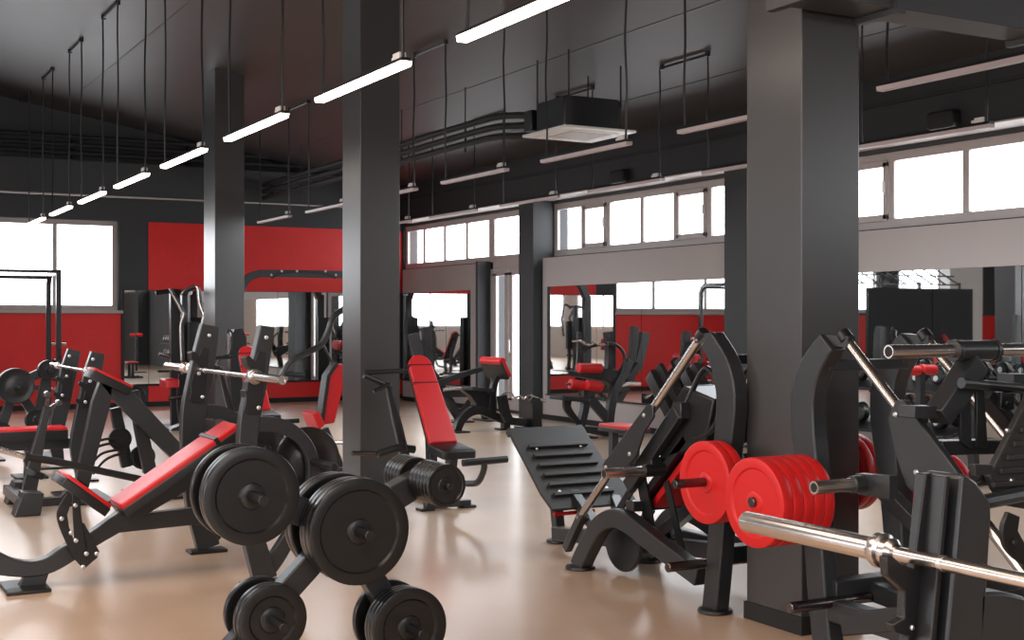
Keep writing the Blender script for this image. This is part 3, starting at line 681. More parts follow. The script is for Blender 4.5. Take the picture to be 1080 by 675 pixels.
# weight horns, pillar and ribbed press plate of the leg press (children of m2, built in world coordinates)
def m2_build(b, name, m, bevel=0.0, parent=m2):
    # m2 is turned by 180 degrees about z: undo it so that the world coordinates hold
    for i, q in enumerate(b.v):
        w = q-m2.location; b.v[i] = V((-w.x, -w.y, w.z))
    o = b.build(name, m, None, bevel); o.parent = parent; return o
for sx, X0 in ((-1, 4.06), (1, 4.74)):
    P = [V((X0, p.y, p.z)) for p in pX([(944, 422), (953, 422), (1008, 496), (1034, 540), (1024, 566), (1000, 556), (972, 530), (955, 512), (943, 478), (936, 442)], 4.06)]
    if sx > 0: P = [P[0]+(p-P[0])*0.45 for p in P]
    b = MB(); b.prism(P, (0.035, 0, 0)); cpl = m2_build(b, 'carriage_plate', 'steel', 0.006)
    for px, py in ((945, 437), (967, 498), (1000, 535))[:3 if sx < 0 else 0]:
        q = onX(px, py, 4.06); b = MB(); b.bolt((X0 if sx < 0 else X0+0.035, q.y, q.z), (sx, 0, 0), 0.013); m2_build(b, 'bolt', 'bolt', 0, cpl)
    q = onY(934, 508, 4.10); q.y = 4.10
    b = MB(); b.lathe((X0+sx*0.33, q.y, q.z), (-sx, 0, 0), [(0.018, 0.006), (0.020, 0), (0.028, 0), (0.029, 0.003), (0.029, 0.26)], 24); cpg = m2_build(b, 'carriage_peg', 'chrome')
    b = MB(); b.lathe((X0+sx*0.331, q.y, q.z), (-sx, 0, 0), [(0.019, 0), (0.019, 0.003)], 24); m2_build(b, 'bore_shade', 'matte', 0, cpg)  # solid end darkened by a black disc, as if shaded inside
    b = MB(); b.cyl((X0+sx*0.12, q.y, q.z), (X0-sx*0.04, q.y, q.z), 0.038, 20); b.prism([(X0+sx*0.005, q.y-0.16, q.z-0.05), (X0+sx*0.005, q.y+0.03, q.z-0.05), (X0+sx*0.005, q.y+0.04, q.z+0.04), (X0+sx*0.005, q.y-0.16, q.z+0.05)], (sx*0.05, 0, 0)); m2_build(b, 'peg_sleeve', 'steel')
YH = 3.80
b = MB(); q0 = onY(937, 371, YH); q1 = onY(1120, 370, YH); zc = q0.z
b.lathe((q0.x, YH, zc), (1, 0, 0), [(0.018, 0.004), (0.022, 0), (0.027, 0.0), (0.028, 0.003), (0.028, 1.10)], 28); wh = m2_build(b, 'weight_horn', 'chrome')
b = MB(); b.lathe((q0.x-0.001, YH, zc), (1, 0, 0), [(0.020, 0), (0.020, 0.003)], 24); m2_build(b, 'bore_shade', 'matte', 0, wh)  # black disc stands in for the shade in the open tube
c0 = onY(1008, 370, YH); c1 = onY(1046, 370, YH)
b = MB(); b.cyl((c0.x, YH, zc), (c1.x, YH, zc), 0.043, 28); b.cyl((c0.x-0.02, YH, zc), (c0.x, YH, zc), 0.047, 28); b.cyl((c1.x, YH, zc), (c1.x+0.02, YH, zc), 0.047, 28); m2_build(b, 'horn_sleeve', 'steel')
b = MB(); P = pY([(1027, 382), (1010, 410), (988, 440)], YH); b.sweep(P, EY, 0.10, [0.10, 0.085]); m2_build(b, 'pillar', 'steel', 0.005)
b = MB(); b.prism(pY([(1012, 402), (1024, 402), (1025, 474), (1014, 466)], YH-0.03), (0, 0.014, 0)); b.prism(pY([(1030, 405), (1038, 405), (1042, 472), (1031, 472)], YH-0.03), (0, 0.014, 0)); m2_build(b, 'gusset', 'steel', 0.002)
b = MB()
for p0, p1, w in (((956, 434), (1016, 434), 0.05), ((985, 472), (1075, 470), 0.06), ((1037, 415), (1078, 462), 0.045), ((1060, 400), (1110, 400), 0.05)):
    P = pY([p0, p1], YH+0.03); b.bar(P[0], P[1], 0.09, w, EY)
m2_build(b, 'carriage_frame', 'steel', 0.004)
b = MB(); P = pY([(1015, 404), (1120, 414)], YH-0.08); b.tube(P, 0.022, 14); m2_build(b, 'grip_bar', 'black')
b = MB(); P = pY([(1014, 404), (1040, 406.5)], YH-0.08); b.tube(P, 0.023, 14); m2_build(b, 'grip_ferrule', 'steel')
b = MB(); b.prism(pY([(1056, 414), (1070, 414), (1070, 432), (1064, 434), (1056, 430)], YH-0.10), (0, 0.02, 0)); b.bolt(onY(1062, 425, YH-0.10), (0, -1, 0), 0.014); m2_build(b, 'hinge_bracket', 'black', 0.003)
# ribbed press plate
A0 = onY(1044, 500, 3.55); B0 = onY(1084, 420, 3.55); vv = (B0-A0).normalized(); 
b = MB(); b.prism(pY([(1120, 408), (1086, 416), (1043, 502), (1050, 518), (1065, 534), (1130, 545), (1160, 420)], 3.55), (0, 0.03, 0)); rp = m2_build(b, 'press_plate', 'plateblk', 0.006)
b = MB()
for i in range(7):
    y = 436+i*14.5; x0 = 1077-(y-436)*0.5+6
    P = pY([(x0, y+3), (x0+70, y-2)], 3.545); b.bar(P[0], P[1], 0.02, 0.024, EY)
m2_build(b, 'rib', 'plateblk', 0.004, rp)
b = MB()
for px, py in ((1066, 507), (1062, 454)): b.bolt(onY(px, py, 3.55), (0, -1, 0), 0.012)
m2_build(b, 'bolt', 'bolt', 0, rp)
b = MB(); P = pY([(1035, 530), (1075, 522), (1120, 518)], 3.5); b.tube(P, 0.03, 10); b.prism(pY([(1028, 490), (1047, 490), (1050, 500), (1030, 502)], 3.5), (0, 0.03, 0)); m2_build(b, 'lower_link', 'steel', 0.003)
b = MB()
for k in (0, 0.12): b.prism(pY(crv([V(p) for p in [(1064, 540), (1058, 556), (1060, 575), (1072, 590), (1090, 600)]], 3)+[V((1098, 590)), V((1082, 575)), V((1074, 560)), V((1076, 545))], 3.3+k), (0, 0.02, 0))
b.bolt(onY(1069, 572, 3.3), (0, -1, 0), 0.013); m2_build(b, 'swing_bracket', 'black', 0.003)

# ------------------------------------------------------------------ squat rack with the big barbell in the right foreground
YR = 1.87
rk = thing('bench_press_rack', (2.15, YR, 0), 'dark grey bench rack upright with a curved brace holding the big barbell', 'rack')
for Y in (YR, YR-1.15):
    def sh(pts): return [V((p.x, Y, p.z)) for p in pY(pts, YR)]
    b = MB(); b.prism(sh([(1014, 503), (1018, 500), (1030, 508), (1045, 530), (1046, 545), (1041, 625), (1036, 700), (1030, 800), (1010, 1112), (955, 1112), (975, 800), (999, 675)]), (0, 0.10, 0)); u = b.build('upright', 'steel', rk, bevel=0.006)
    b = MB(); b.prism([p+V((-0.014, 0.055, 0)) for p in sh([(1003, 503), (1011, 501), (1004, 675), (990, 800), (977, 800), (984, 690), (985, 676), (971, 672), (968, 664), (980, 657), (981, 628), (963, 612), (961, 592), (967, 590), (976, 597), (990, 604)])], (0, 0.022, 0)); h = b.build('bar_hook', 'black', u, bevel=0.003)
    b = MB(); b.prism(sh(crv([V(p) for p in [(1034, 626), (1052, 624.5), (1072, 627), (1095, 636), (1120, 655), (1145, 700), (1160, 780)]], 3)+[V((1150, 1112)), V((1085, 1112)), V((1100, 850)), V((1085, 740)), V((1032, 720))]), (0, 0.08, 0)); b.build('curved_brace', 'steel', rk, bevel=0.008)
    b = MB(); q = sh([(960, 1112), (1150, 1112)]); b.box((q[0].x-0.06, Y-0.02, 0), (q[1].x+0.04, Y+0.12, 0.022)); b.build('rubber_foot', 'black', u, bevel=0.005)
    b = MB(); b.prism([p+V((-0.012, 0.012, 0)) for p in sh([(1012, 503), (997, 675), (973, 800), (960, 990), (955, 990), (968, 800), (991, 675), (1007, 503)])], (0, 0.085, 0)); b.build('dark_side_liner', 'black', u, bevel=0.003)  # black liner added to darken the upright's side face
    b = MB(); q = sh([(983, 668)])[0]; b.bolt((q.x, Y+0.055, q.z), (0, -1, 0), 0.006); b.build('bolt', 'bolt', h)
b = MB(); b.bar((2.22, YR-1.10, 0.35), (2.22, YR, 0.35), 0.08, 0.08, EX); b.build('crossbar', 'steel', rk, bevel=0.004)
barbell(2.035, 1.052, -0.02, 2.478, 'big shiny barbell lying across the rack in the foreground', sleeve=0.465, r=0.0255)
# ------------------------------------------------------------------ generic helpers for gear traced in an upright plane Y = const
def swp(parent, name, m, Y, pts, t, w, smooth=4, bevel=0.004, dy=0.0):
    P = pY(crv([V(p) for p in pts], smooth) if len(pts) > 2 and smooth else pts, Y)
    P = [p+V((0, dy, 0)) for p in P]
    for p in P: p.z = max(p.z, 0.012)
    b = MB(); b.sweep(P, EY, t, w); return b.build(name, m, parent, bevel)
def pol(parent, name, m, Y, pts, t, bevel=0.004):
    P = pY(pts, Y)
    for p in P: p.z = max(p.z, 0.0)
    b = MB(); b.prism(P, (0, t, 0)); return b.build(name, m, parent, bevel)
def tub(parent, name, m, Y, pts, r, smooth=5, Y2=None):
    P = [onY(p[0], p[1], p[2] if len(p) > 2 else Y) for p in pts]
    b = MB(); b.tube(crv(P, smooth) if len(P) > 2 and smooth else P, r, 10); return b.build(name, m, parent)
def disc(parent, name, m, c, ax, R, t):
    b = MB(); b.lathe(c, ax, small_prof(R, t), 32); return b.build(name, m, parent)
def footpad(parent, c, lx, ly):
    b = MB(); b.box((c[0]-lx/2, c[1]-ly/2, 0), (c[0]+lx/2, c[1]+ly/2, 0.022)); return b.build('rubber_foot', 'black', parent, 0.005)

# ------------------------------------------------------------------ reclined press machine with the red backrest
def press_machine(label):
    X = 4.65
    t = thing('press_machine', (X, 9.7, 0), label, 'gym machine')
    A = V((X, 9.60, 0.50)); B = V((X, 10.13, 1.235)); d = (B-A).normalized(); n = V((0, -d.z, d.y)); L = (B-A).length
    def P(u, v, h=0): return A+d*v+EX*u+n*h
    out = [P(-0.125, 0.0), P(0.125, 0.0), P(0.128, 0.02), P(0.118, L*0.55), P(0.108, L*0.86)]+[P(0.108*math.cos(a), L*0.86+0.11*math.sin(a)) for a in [math.pi*k/10 for k in range(1, 10)]]+[P(-0.108, L*0.86), P(-0.118, L*0.55), P(-0.128, 0.02)]
    b = MB(); b.prism(out, n*0.055); bp = b.build('backrest', 'red', t, 0.014)
    b = MB(); b.prism([p-n*0.02+d*0.0 for p in out], n*0.022); b.build('backrest_board', 'vinyl', bp, 0.004)
    for v in (L*0.66, L*0.86):
        b = MB(); b.bar(P(-0.118, v, 0.028), P(0.118, v, 0.028), 0.008, 0.062, d); b.build('seam', 'black', bp)
    b = MB(); b.cushion(V((X, 9.42, 0.44)), V((0, 1, 0.12)), EX, V((0, -0.12, 1)), 0.16, 0.15, 0.07, 0.02); b.build('seat', 'vinyl', t)
    b = MB(); b.sweep(crv([P(0, L*0.7, -0.06), P(0, L*0.35, -0.08), V((X, 9.80, 0.30)), V((X, 9.75, 0.08))], 4), EX, 0.07, 0.09); b.build('post', 'steel', t, 0.005)
    b = MB(); b.bar((X, 10.25, 0.06), (X, 9.35, 0.06), 0.07, 0.08, EX); b.build('base_beam', 'steel', t, 0.005)
    b = MB(); b.bar((X, 9.50, 0.06), (X, 9.42, 0.42), 0.07, 0.10, EX); b.build('seat_post', 'steel', t, 0.005)
    for y in (9.42, 10.2):
        b = MB(); b.bar((X-0.24, y, 0.04), (X+0.16, y, 0.04), 0.08, 0.05, EY); lg = b.build('foot_bar', 'steel', t, 0.004)
        for x in (X-0.24, X+0.14): footpad(lg, (x, y), 0.12, 0.12)
    b = MB(); b.tube(crv([V((X, 9.40, 0.22)), V((X, 9.10, 0.24)), V((X, 8.95, 0.27)), V((X, 8.86, 0.36)), V((X, 8.84, 0.44))], 5), 0.026, 10); f = b.build('foot_arm', 'steel', t)
    b = MB(); b.tube([(X-0.19, 8.84, 0.44), (X-0.03, 8.84, 0.445), (X+0.03, 8.84, 0.445), (X+0.20, 8.84, 0.45)], 0.028, 14); b.build('foot_grip', 'black', f)
    # swinging arm with handles and plate peg
    Y = 9.85
    b = MB(); b.sweep(pY(crv([V(p) for p in [(427, 482), (420, 455), (414, 430), (409, 404)]], 4), Y), EY, 0.05, [0.08, 0.06, 0.05, 0.05]); ar = b.build('lever_arm', 'steel', t, 0.004)
    b = MB(); b.tube(pY(crv([V(p) for p in [(411, 408), (398, 402), (384, 396)]], 4), Y-0.02), 0.024, 10); b.tube(pY([(384, 393), (428, 391)], Y-0.02), 0.020, 10); b.build('handle', 'black', ar)
    b = MB(); b.tube(pY([(410, 405), (394, 413)], Y-0.06), 0.018, 10); b.build('short_grip', 'black', ar)
    b = MB(); b.tube(pY([(437, 474), (420, 472), (398, 479)], Y), 0.035, 10); b.build('pivot_arm', 'steel', t)
    b = MB(); q = onY(402, 478.5, Y); q1 = onY(371, 478, Y); b.cyl(q, q1, 0.020); b.build('plate_peg', 'rodgrey', t)
    b = MB(); b.tube(pY([(413, 412), (424, 450), (430, 476)], Y-0.05), 0.008, 8); b.build('cable', 'black', t)
    return t
pm = press_machine('reclined press machine with red backrest right beside the middle column')
pm2 = copy_tree(pm); pm2.location = (4.52, 14.2, 0); retag(pm2, 'reclined press machine with red backrest seen between the decline bench uprights')
# black cable tower beside it
ct = thing('cable_tower', (4.7, 15.4, 0), 'slim black machine tower with a looped hose in front of the far column', 'gym machine')
pol(ct, 'tower', 'black', 15.4, [(243, 356), (248, 347), (256, 346), (260, 356), (262, 400), (263, 471), (249, 471), (246, 440), (243, 400)], 0.14)
tub(ct, 'hose', 'black', 15.35, [(228, 400), (229, 384), (236, 376), (243, 372), (245, 352), (240, 349), (239, 366), (242, 371)], 0.012)
tub(ct, 'hand_grip', 'rodgrey', 15.3, [(241, 352), (241, 372)], 0.02, 0)
q = onY(255, 471, 15.4); footpad(ct, (q.x, 15.47), 0.4, 0.5)

# ------------------------------------------------------------------ shoulder press machine behind the middle column
Y = 12.4
sm_ = thing('shoulder_press_machine', (4.7, Y, 0), 'shoulder press machine with curved black arm and narrow red backrest, partly behind the middle column', 'gym machine')
tub(sm_, 'press_arm', 'steel', Y, [(297, 402), (300, 391), (310, 379), (326, 371), (339, 363), (346, 350), (352, 334), (364, 325)], 0.033)
tub(sm_, 'arm_grip', 'black', Y, [(297, 394), (321, 396)], 0.028, 0)
tub(sm_, 'arm_stay', 'black', Y+0.1, [(340, 362), (348, 378), (362, 402)], 0.013)
bk = pol(sm_, 'backrest', 'red', Y, [(348, 396), (357, 384), (364, 384), (364, 400), (353, 446), (341, 448)], 0.12, 0.01)
pol(bk, 'backrest_board', 'vinyl', Y-0.02, [(345, 396), (355, 382), (357, 385), (348.5, 397), (341.5, 447), (338, 446)], 0.16, 0.004)
pol(sm_, 'seat', 'red', Y-0.15, [(330, 437), (337, 434), (343, 448), (337, 454)], 0.35, 0.01)
swp(sm_, 'frame', 'steel', Y+0.1, [(342, 452), (352, 475), (364, 508)], 0.08, 0.07)
swp(sm_, 'rear_post', 'steel', Y+0.1, [(370, 330), (374, 420), (372, 508)], 0.08, 0.10)
tub(sm_, 'plate_peg', 'chrome', Y-0.1, [(340, 466), (365, 467)], 0.02, 0)
swp(sm_, 'lower_frame', 'steel', Y-0.1, [(334, 462), (342, 490), (362, 500)], 0.06, 0.05)
for p in ((337, 456, 337, 472), (342, 455, 343, 470), (348, 470, 340, 492)):
    tub(sm_, 'linkage', 'black', Y-0.05, [(p[0], p[1]), (p[2], p[3])], 0.012, 0)
q = onY(366, 505, Y); footpad(sm_, (q.x, Y+0.1), 0.5, 0.3)
plate(onY(338, 478, Y+0.25), (0, 1, 0), 0.17, 0.04, 'rubber', 'black weight plate leaning low inside the shoulder press machine', small=True)

# ------------------------------------------------------------------ preacher curl bench
Y = 15.8
pc = thing('preacher_curl_bench', (8.3, Y, 0), 'black preacher curl bench with a red arm pad near the glazed door', 'bench')
swp(pc, 'base_beam', 'black', Y, [(481, 455), (486, 443), (494, 435), (505, 432.5), (517, 437), (535, 443.5), (568, 447)], 0.11, [0.10, 0.11, 0.12, 0.12, 0.11, 0.11, 0.11])
swp(pc, 'seat_post', 'black', Y, [(517, 440), (519, 420), (522, 402), (530, 392)], 0.08, [0.11, 0.09, 0.08, 0.08])
pol(pc, 'seat_frame', 'black', Y, [(488, 411), (512, 413), (524, 421), (524, 434), (518, 437), (504, 428), (497, 418)], 0.16)
b = MB(); a = onY(492, 411, Y); c = onY(515, 413, Y); b.cushion((a+c)/2, c-a, EY, EZ, (c-a).length/2, 0.17, 0.05, 0.015); b.build('seat', 'vinyl', pc)
A = onY(518, 379, Y); B = onY(538, 400, Y-0.3); dx = V((B.x-A.x, 0, B.z-A.z)); L = dx.length; dx.normalize(); nn = V((-dx.z, 0, dx.x))
cen = V((A.x, Y-0.02, A.z))+dx*(L*0.5)
b = MB(); b.cushion(cen-nn*0.02, dx, EY, nn, L*0.42, 0.30, 0.07, 0.025); ap = b.build('arm_pad', 'red', pc)
b = MB(); b.cushion(cen-nn*0.045, dx, EY, nn, L*0.44, 0.31, 0.03, 0.006); b.build('pad_board', 'vinyl', ap)
b = MB(); b.cyl(cen-dx*L*0.42-EY*0.30+nn*0.0, cen-dx*L*0.42+EY*0.30+nn*0.0, 0.055); b.build('pad_roll', 'red', ap)
swp(pc, 'rest_post', 'black', Y-0.2, [(529, 417), (533, 437), (536, 443)], 0.08, 0.13, 0)
swp(pc, 'bar_rest_post', 'black', Y, [(560, 420), (562, 450)], 0.3, 0.14, 0)
lg = swp(pc, 'leg', 'black', Y, [(533, 443), (533, 453)], 0.12, 0.10, 0)
q = onY(482, 456, Y); footpad(pc, (q.x, Y+0.05), 0.22, 0.5); q = onY(562, 452, Y); footpad(pc, (q.x, Y+0.05), 0.3, 0.5); q = onY(533, 452, Y); footpad(pc, (q.x, Y+0.05), 0.2, 0.2)
cb = thing('curl_bar', onY(556, 418, Y-0.1), 'chrome curl bar resting at the front of the preacher bench', 'barbell')
tub(cb, 'shaft', 'chrome', Y-0.1, [(530, 416), (538, 414), (543, 419), (549, 418), (553, 421), (556, 418), (562, 418)], 0.016)
tub(cb, 'sleeve', 'chrome', Y-0.1, [(560, 418), (575, 423)], 0.025, 0)
plate(onY(559, 421, Y-0.15), (0.9, -0.2, -0.1), 0.05, 0.03, 'rodgrey', 'tiny metal plate on the curl bar by the pillar', small=True)

# ------------------------------------------------------------------ lever machine behind the red press machine
Y = 17.4
lm = thing('lever_bench', (7.6, Y, 0), 'black lever bench with a long slanted arm behind the preacher curl bench', 'gym machine')
swp(lm, 'front_leg', 'black', Y, [(452, 388), (462, 404), (474, 424), (484, 441)], 0.12, [0.10, 0.12, 0.12, 0.10])
swp(lm, 'lever_arm', 'black', Y-0.05, [(461, 405), (488, 395), (512, 388)], 0.08, [0.10, 0.08, 0.07])
swp(lm, 'bench_beam', 'black', Y, [(466, 415), (500, 415), (520, 417)], 0.2, 0.10, 0)
swp(lm, 'brace', 'black', Y, [(484, 440), (492, 428), (500, 417)], 0.06, 0.05)
swp(lm, 'brace', 'black', Y, [(481, 434), (488, 431), (494, 422)], 0.05, 0.03)
swp(lm, 'rear_leg', 'black', Y, [(508, 416), (512, 442)], 0.08, 0.10, 0)
tub(lm, 'adjustment_bar', 'chrome', Y-0.25, [(468, 411), (482, 410), (493, 412)], 0.03)
swp(lm, 'mast', 'black', Y+0.1, [(449, 345), (451, 370), (455, 400)], 0.10, 0.12)
swp(lm, 'mast_arm', 'steel', Y+0.1, [(436, 352), (440, 372), (447, 395)], 0.10, 0.16)
q = onY(482, 441, Y); footpad(lm, (q.x, Y), 0.35, 0.5); q = onY(512, 441, Y); footpad(lm, (q.x, Y), 0.2, 0.5)

# ------------------------------------------------------------------ leg curl machine with red rollers
Y = 14.3
lc = thing('leg_curl_machine', (9.0, Y, 0), 'black leg curl machine with dark red rollers under the wall mirror', 'gym machine')
b = MB(); p = onY(610, 388, Y-0.05); q = onY(634, 388.5, Y-0.05); b.cyl(p, q, 0.066, 24); b.build('thigh_roller', 'red', lc)
b = MB(); p = onY(601, 405, Y-0.1); q = onY(615, 407, Y-0.1); b.cyl(p, q, 0.07, 24); b.build('ankle_roller', 'red', lc)
b = MB(); p = onY(618, 406, Y-0.2); q = onY(634, 408, Y-0.2); b.cyl(p, q, 0.07, 24); b.build('ankle_roller', 'red', lc)
b = MB(); p = onY(597, 405, Y-0.1); q = onY(640, 408, Y-0.2); b.cyl(p, q, 0.018, 12); b.build('roller_axle', 'rodgrey', lc)
pol(lc, 'thigh_pad', 'vinyl', Y, [(612, 392), (634, 388), (650, 390), (660, 400), (655, 412), (640, 402), (616, 398)], 0.35, 0.01)
swp(lc, 'curved_frame', 'steel', Y, [(664, 380), (656, 396), (648, 412), (644, 430), (642, 447)], 0.09, [0.10, 0.12, 0.12, 0.11, 0.11])
tub(lc, 'hand_rail', 'steel', Y-0.05, [(641, 362), (650, 364), (657, 371), (659, 382), (656, 396)], 0.022)
swp(lc, 'cross_brace', 'steel', Y, [(622, 420), (632, 432), (643, 444)], 0.08, 0.12)
swp(lc, 'front_post', 'steel', Y, [(618, 408), (617, 428), (612, 450)], 0.09, [0.12, 0.10, 0.10])
swp(lc, 'swing_link', 'black', Y-0.1, [(598, 421), (599, 432), (612, 448)], 0.05, [0.12, 0.10, 0.06])
b = MB(); a = onY(586, 419, Y-0.1); c = onY(616, 422, Y-0.1); b.cushion((a+c)/2-EZ*0.03, c-a, EY, EZ, (c-a).length/2, 0.17, 0.06, 0.015); b.build('seat', 'vinyl', lc)
swp(lc, 'base_beam', 'steel', Y, [(606, 452), (650, 456)], 0.10, 0.09, 0)
tub(lc, 'bent_grip', 'chrome', Y-0.2, [(604, 360), (612, 360), (617, 363), (622, 364), (627, 361.5), (632, 364), (638, 363)], 0.017)
tub(lc, 'grip_stem', 'black', Y-0.15, [(612, 372), (622, 366), (640, 362)], 0.02)
swp(lc, 'weight_shield', 'steel', Y+0.15, [(611, 350), (611, 372), (609, 392)], 0.03, 0.07)
swp(lc, 'pillar', 'black', Y+0.1, [(641, 350), (643, 372), (642, 395)], 0.10, 0.10)
q = onY(612, 458, Y); footpad(lc, (q.x, Y+0.05), 0.25, 0.6); q = onY(646, 458, Y); footpad(lc, (q.x, Y+0.05), 0.25, 0.6)
# small red topped bench near the machine
fb = thing('flat_bench', (7.5, 11.3, 0), 'low bench with a small red pad behind the ribbed footplate', 'bench')
b = MB(); b.cushion((7.62, 11.3, 0.36), EX, EY, EZ, 0.16, 0.28, 0.05, 0.015); b.build('pad_board', 'vinyl', fb)
b = MB(); b.cushion((7.62, 11.3, 0.405), EX, EY, EZ, 0.155, 0.275, 0.035, 0.02); b.build('pad', 'red', fb)
for y in (11.1, 11.5):
    b = MB(); b.box((7.58, y-0.04, 0.05), (7.66, y+0.04, 0.36)); lg = b.build('leg', 'steel', fb, 0.005); 
    b = MB(); b.box((7.35, y-0.04, 0), (7.89, y+0.04, 0.05)); b.build('foot_bar', 'black', lg, 0.005)

# ------------------------------------------------------------------ chest supported row machine (left, behind the decline bench)
Y = 11.2
tb = thing('t_bar_row_machine', (2.2, Y, 0), 'dark T-bar row machine with a slanted chest pad and a long lever bar', 'gym machine')
swp(tb, 'front_leg', 'steel', Y, [(112, 400), (106, 425), (95, 470), (85, 515)], 0.10, [0.10, 0.15, 0.13, 0.11], 0)
swp(tb, 'long_beam', 'steel', Y, [(110, 401), (125, 413), (148, 437), (190, 481), (205, 497)], 0.10, [0.10, 0.16, 0.16, 0.14, 0.12], 0)
swp(tb, 'inner_leg', 'steel', Y+0.15, [(141, 412), (148, 450), (158, 498)], 0.08, [0.08, 0.11, 0.11])
swp(tb, 'inner_leg', 'steel', Y+0.5, [(121, 430), (128, 463), (134, 492)], 0.08, [0.09, 0.10, 0.10])
a = onY(97, 392, Y-0.1); c = onY(138, 411, Y-0.1); d = (c-a).normalized(); n = V((-d.z, 0, d.x))
b = MB(); b.cushion((a+c)/2-n*0.05+EY*0.12, d, EY, n, (c-a).length/2, 0.16, 0.07, 0.01); cp = b.build('chest_pad', 'vinyl', tb)
b = MB(); b.cushion((a+c)/2+n*0.018+EY*0.12, d, EY, n, (c-a).length/2, 0.155, 0.022, 0.012); b.build('pad_cover', 'red', cp)
swp(tb, 'base_arc', 'steel', Y, [(32, 545), (50, 541), (64, 533), (76, 520), (86, 508)], 0.10, 0.11)
swp(tb, 'mast', 'steel', Y-0.05, [(50, 428), (43, 458), (33, 505), (26, 541)], 0.09, [0.05, 0.07, 0.11, 0.12])
b = MB(); p = onY(36, 500, Y-0.05); b.cyl(p-V((0.01, 0, 0.02)), p+V((0.012, 0, 0.03)), 0.085, 16); b.build('mast_collar', 'black', tb)
for q_, Yq in (((18, 542), Y+0.3), ((27, 550), Y-0.45)):
    p = onY(q_[0], q_[1], Yq); b = MB(); b.prism([(p.x-0.10, Yq-0.10, 0), (p.x+0.10, Yq-0.10, 0), (p.x+0.13, Yq-0.08, 0.17), (p.x-0.03, Yq-0.08, 0.19)], (0, 0.20, 0)); b.build('foot_step', 'steel', tb, 0.01)
b = MB(); b.bar((1.52, Y-0.5, 0.10), (1.52, Y+0.45, 0.10), 0.09, 0.08, EX); b.build('foot_bar', 'steel', tb, 0.005)
tub(tb, 'lever_bar', 'chrome', Y-0.6, [(-30, 467), (28, 482)], 0.024, 0)
tub(tb, 'lever_sleeve', 'black', Y-0.6, [(26, 481.5), (60, 487), (150, 506)], 0.030, 0)
tub(tb, 'lever_collar', 'black', Y-0.6, [(26, 481.5), (30, 482.3)], 0.045, 0)
for px, py in ((50, 416), (62, 425)):
    p = onY(px, py, Y-0.05); b = MB(); b.cyl(p-EY*0.05, p+EY*0.05, 0.028, 12); b.bar(p, onY(48, 434, Y-0.05), 0.05, 0.035, EY); b.build('clevis', 'rodgrey', tb)
for i, (px, py, r_) in enumerate(((127, 463, 0.10), (151, 482, 0.11), (140, 420, 0.12))):
    plate(onY(px, py, Y+0.35), (0, 1, 0), r_, 0.04, 'rubber', 'small black plate stored %s on the T-bar row machine' % ('in the middle', 'lowest', 'highest')[i], small=True)
for i, pts in enumerate(([(100, 466), (112, 463), (122, 463)], [(98, 473), (110, 469), (122, 467)], [(92, 496), (105, 480), (120, 475), (134, 474)], [(98, 500), (110, 486), (122, 480), (134, 479)])):
    tub(tb, 'bent_rail', 'black', Y+0.3, pts, 0.012)
q = onY(95, 510, Y); footpad(tb, (q.x, Y+0.3), 0.4, 0.9); q = onY(205, 497, Y); footpad(tb, (q.x-0.1, Y+0.05), 0.4, 0.4); footpad(tb, (onY(156, 498, Y).x, Y+0.3), 0.2, 0.6)

# ------------------------------------------------------------------ flat bench with rack
Y = 12.7
fr = thing('flat_bench_rack', (1.9, 13.3, 0), 'flat bench station with a long red topped pad and two slanted uprights', 'bench')
for k, (pts, w) in enumerate((([(103, 372), (97, 395), (90, 430), (82, 470), (86, 503)], [0.13, 0.16, 0.16, 0.15, 0.10]),)):
    P = pY(crv([V(p) for p in pts], 4), Y)
    for p in P: p.z = max(p.z, 0.012)
    for dy in (0.0, 1.25):
        b = MB(); b.sweep([p+EY*dy for p in P], EY, 0.09, w); u = b.build('upright', 'steel', fr, 0.006)
        hk = [p+EY*dy for p in pY([(92, 372+15), (96, 398), (91, 405), (84, 402), (82, 405), (90, 412), (88, 422), (80, 420), (80, 424), (88, 430), (98, 432), (104, 390)], Y-0.065)]
        b = MB(); b.prism(hk, (0, 0.02, 0)); b.build('bar_hook', 'black', u, 0.003)
        bolts([p+EY*dy for p in pY([(98, 379), (95, 402), (90, 424)], Y-0.066)], (0, -1, 0), u, 0.016)
        q = P[-1]; b = MB(); b.box((q.x-0.2, Y+dy-0.07, 0), (q.x+0.15, Y+dy+0.07, 0.02)); b.build('rubber_foot', 'black', u, 0.004)
b = MB(); b.bar((2.36, Y, 0.30), (2.36, Y+1.25, 0.30), 0.09, 0.08, EX); b.build('crossbar', 'steel', fr, 0.005)
b = MB(); b.cushion((1.55, 13.3, 0.37), EX, EY, EZ, 0.72, 0.17, 0.10, 0.012); fp_ = b.build('pad', 'vinyl', fr)
b = MB(); b.cushion((1.55, 13.3, 0.465), EX, EY, EZ, 0.715, 0.165, 0.03, 0.015); b.build('pad_cover', 'red', fp_)
b = MB(); b.bar((0.95, 13.3, 0.32), (2.36, 13.3, 0.32), 0.09, 0.10, EY); b.build('pad_beam', 'steel', fr, 0.005)
b = MB(); b.box((1.88, 13.25, 0.02), (1.98, 13.35, 0.30)); lg = b.build('leg', 'steel', fr, 0.005); footpad(lg, (1.93, 13.3), 0.3, 0.4)
b = MB(); b.box((0.98, 13.25, 0.02), (1.08, 13.35, 0.30)); lg = b.build('leg', 'steel', fr, 0.005); footpad(lg, (1.03, 13.3), 0.3, 0.4)
p = onY(93, 391, Y-0.1)
barbell(p.x-0.02, p.z, Y-0.55, Y+1.85, 'barbell resting on the flat bench uprights, seen end on', sleeve=0.42)

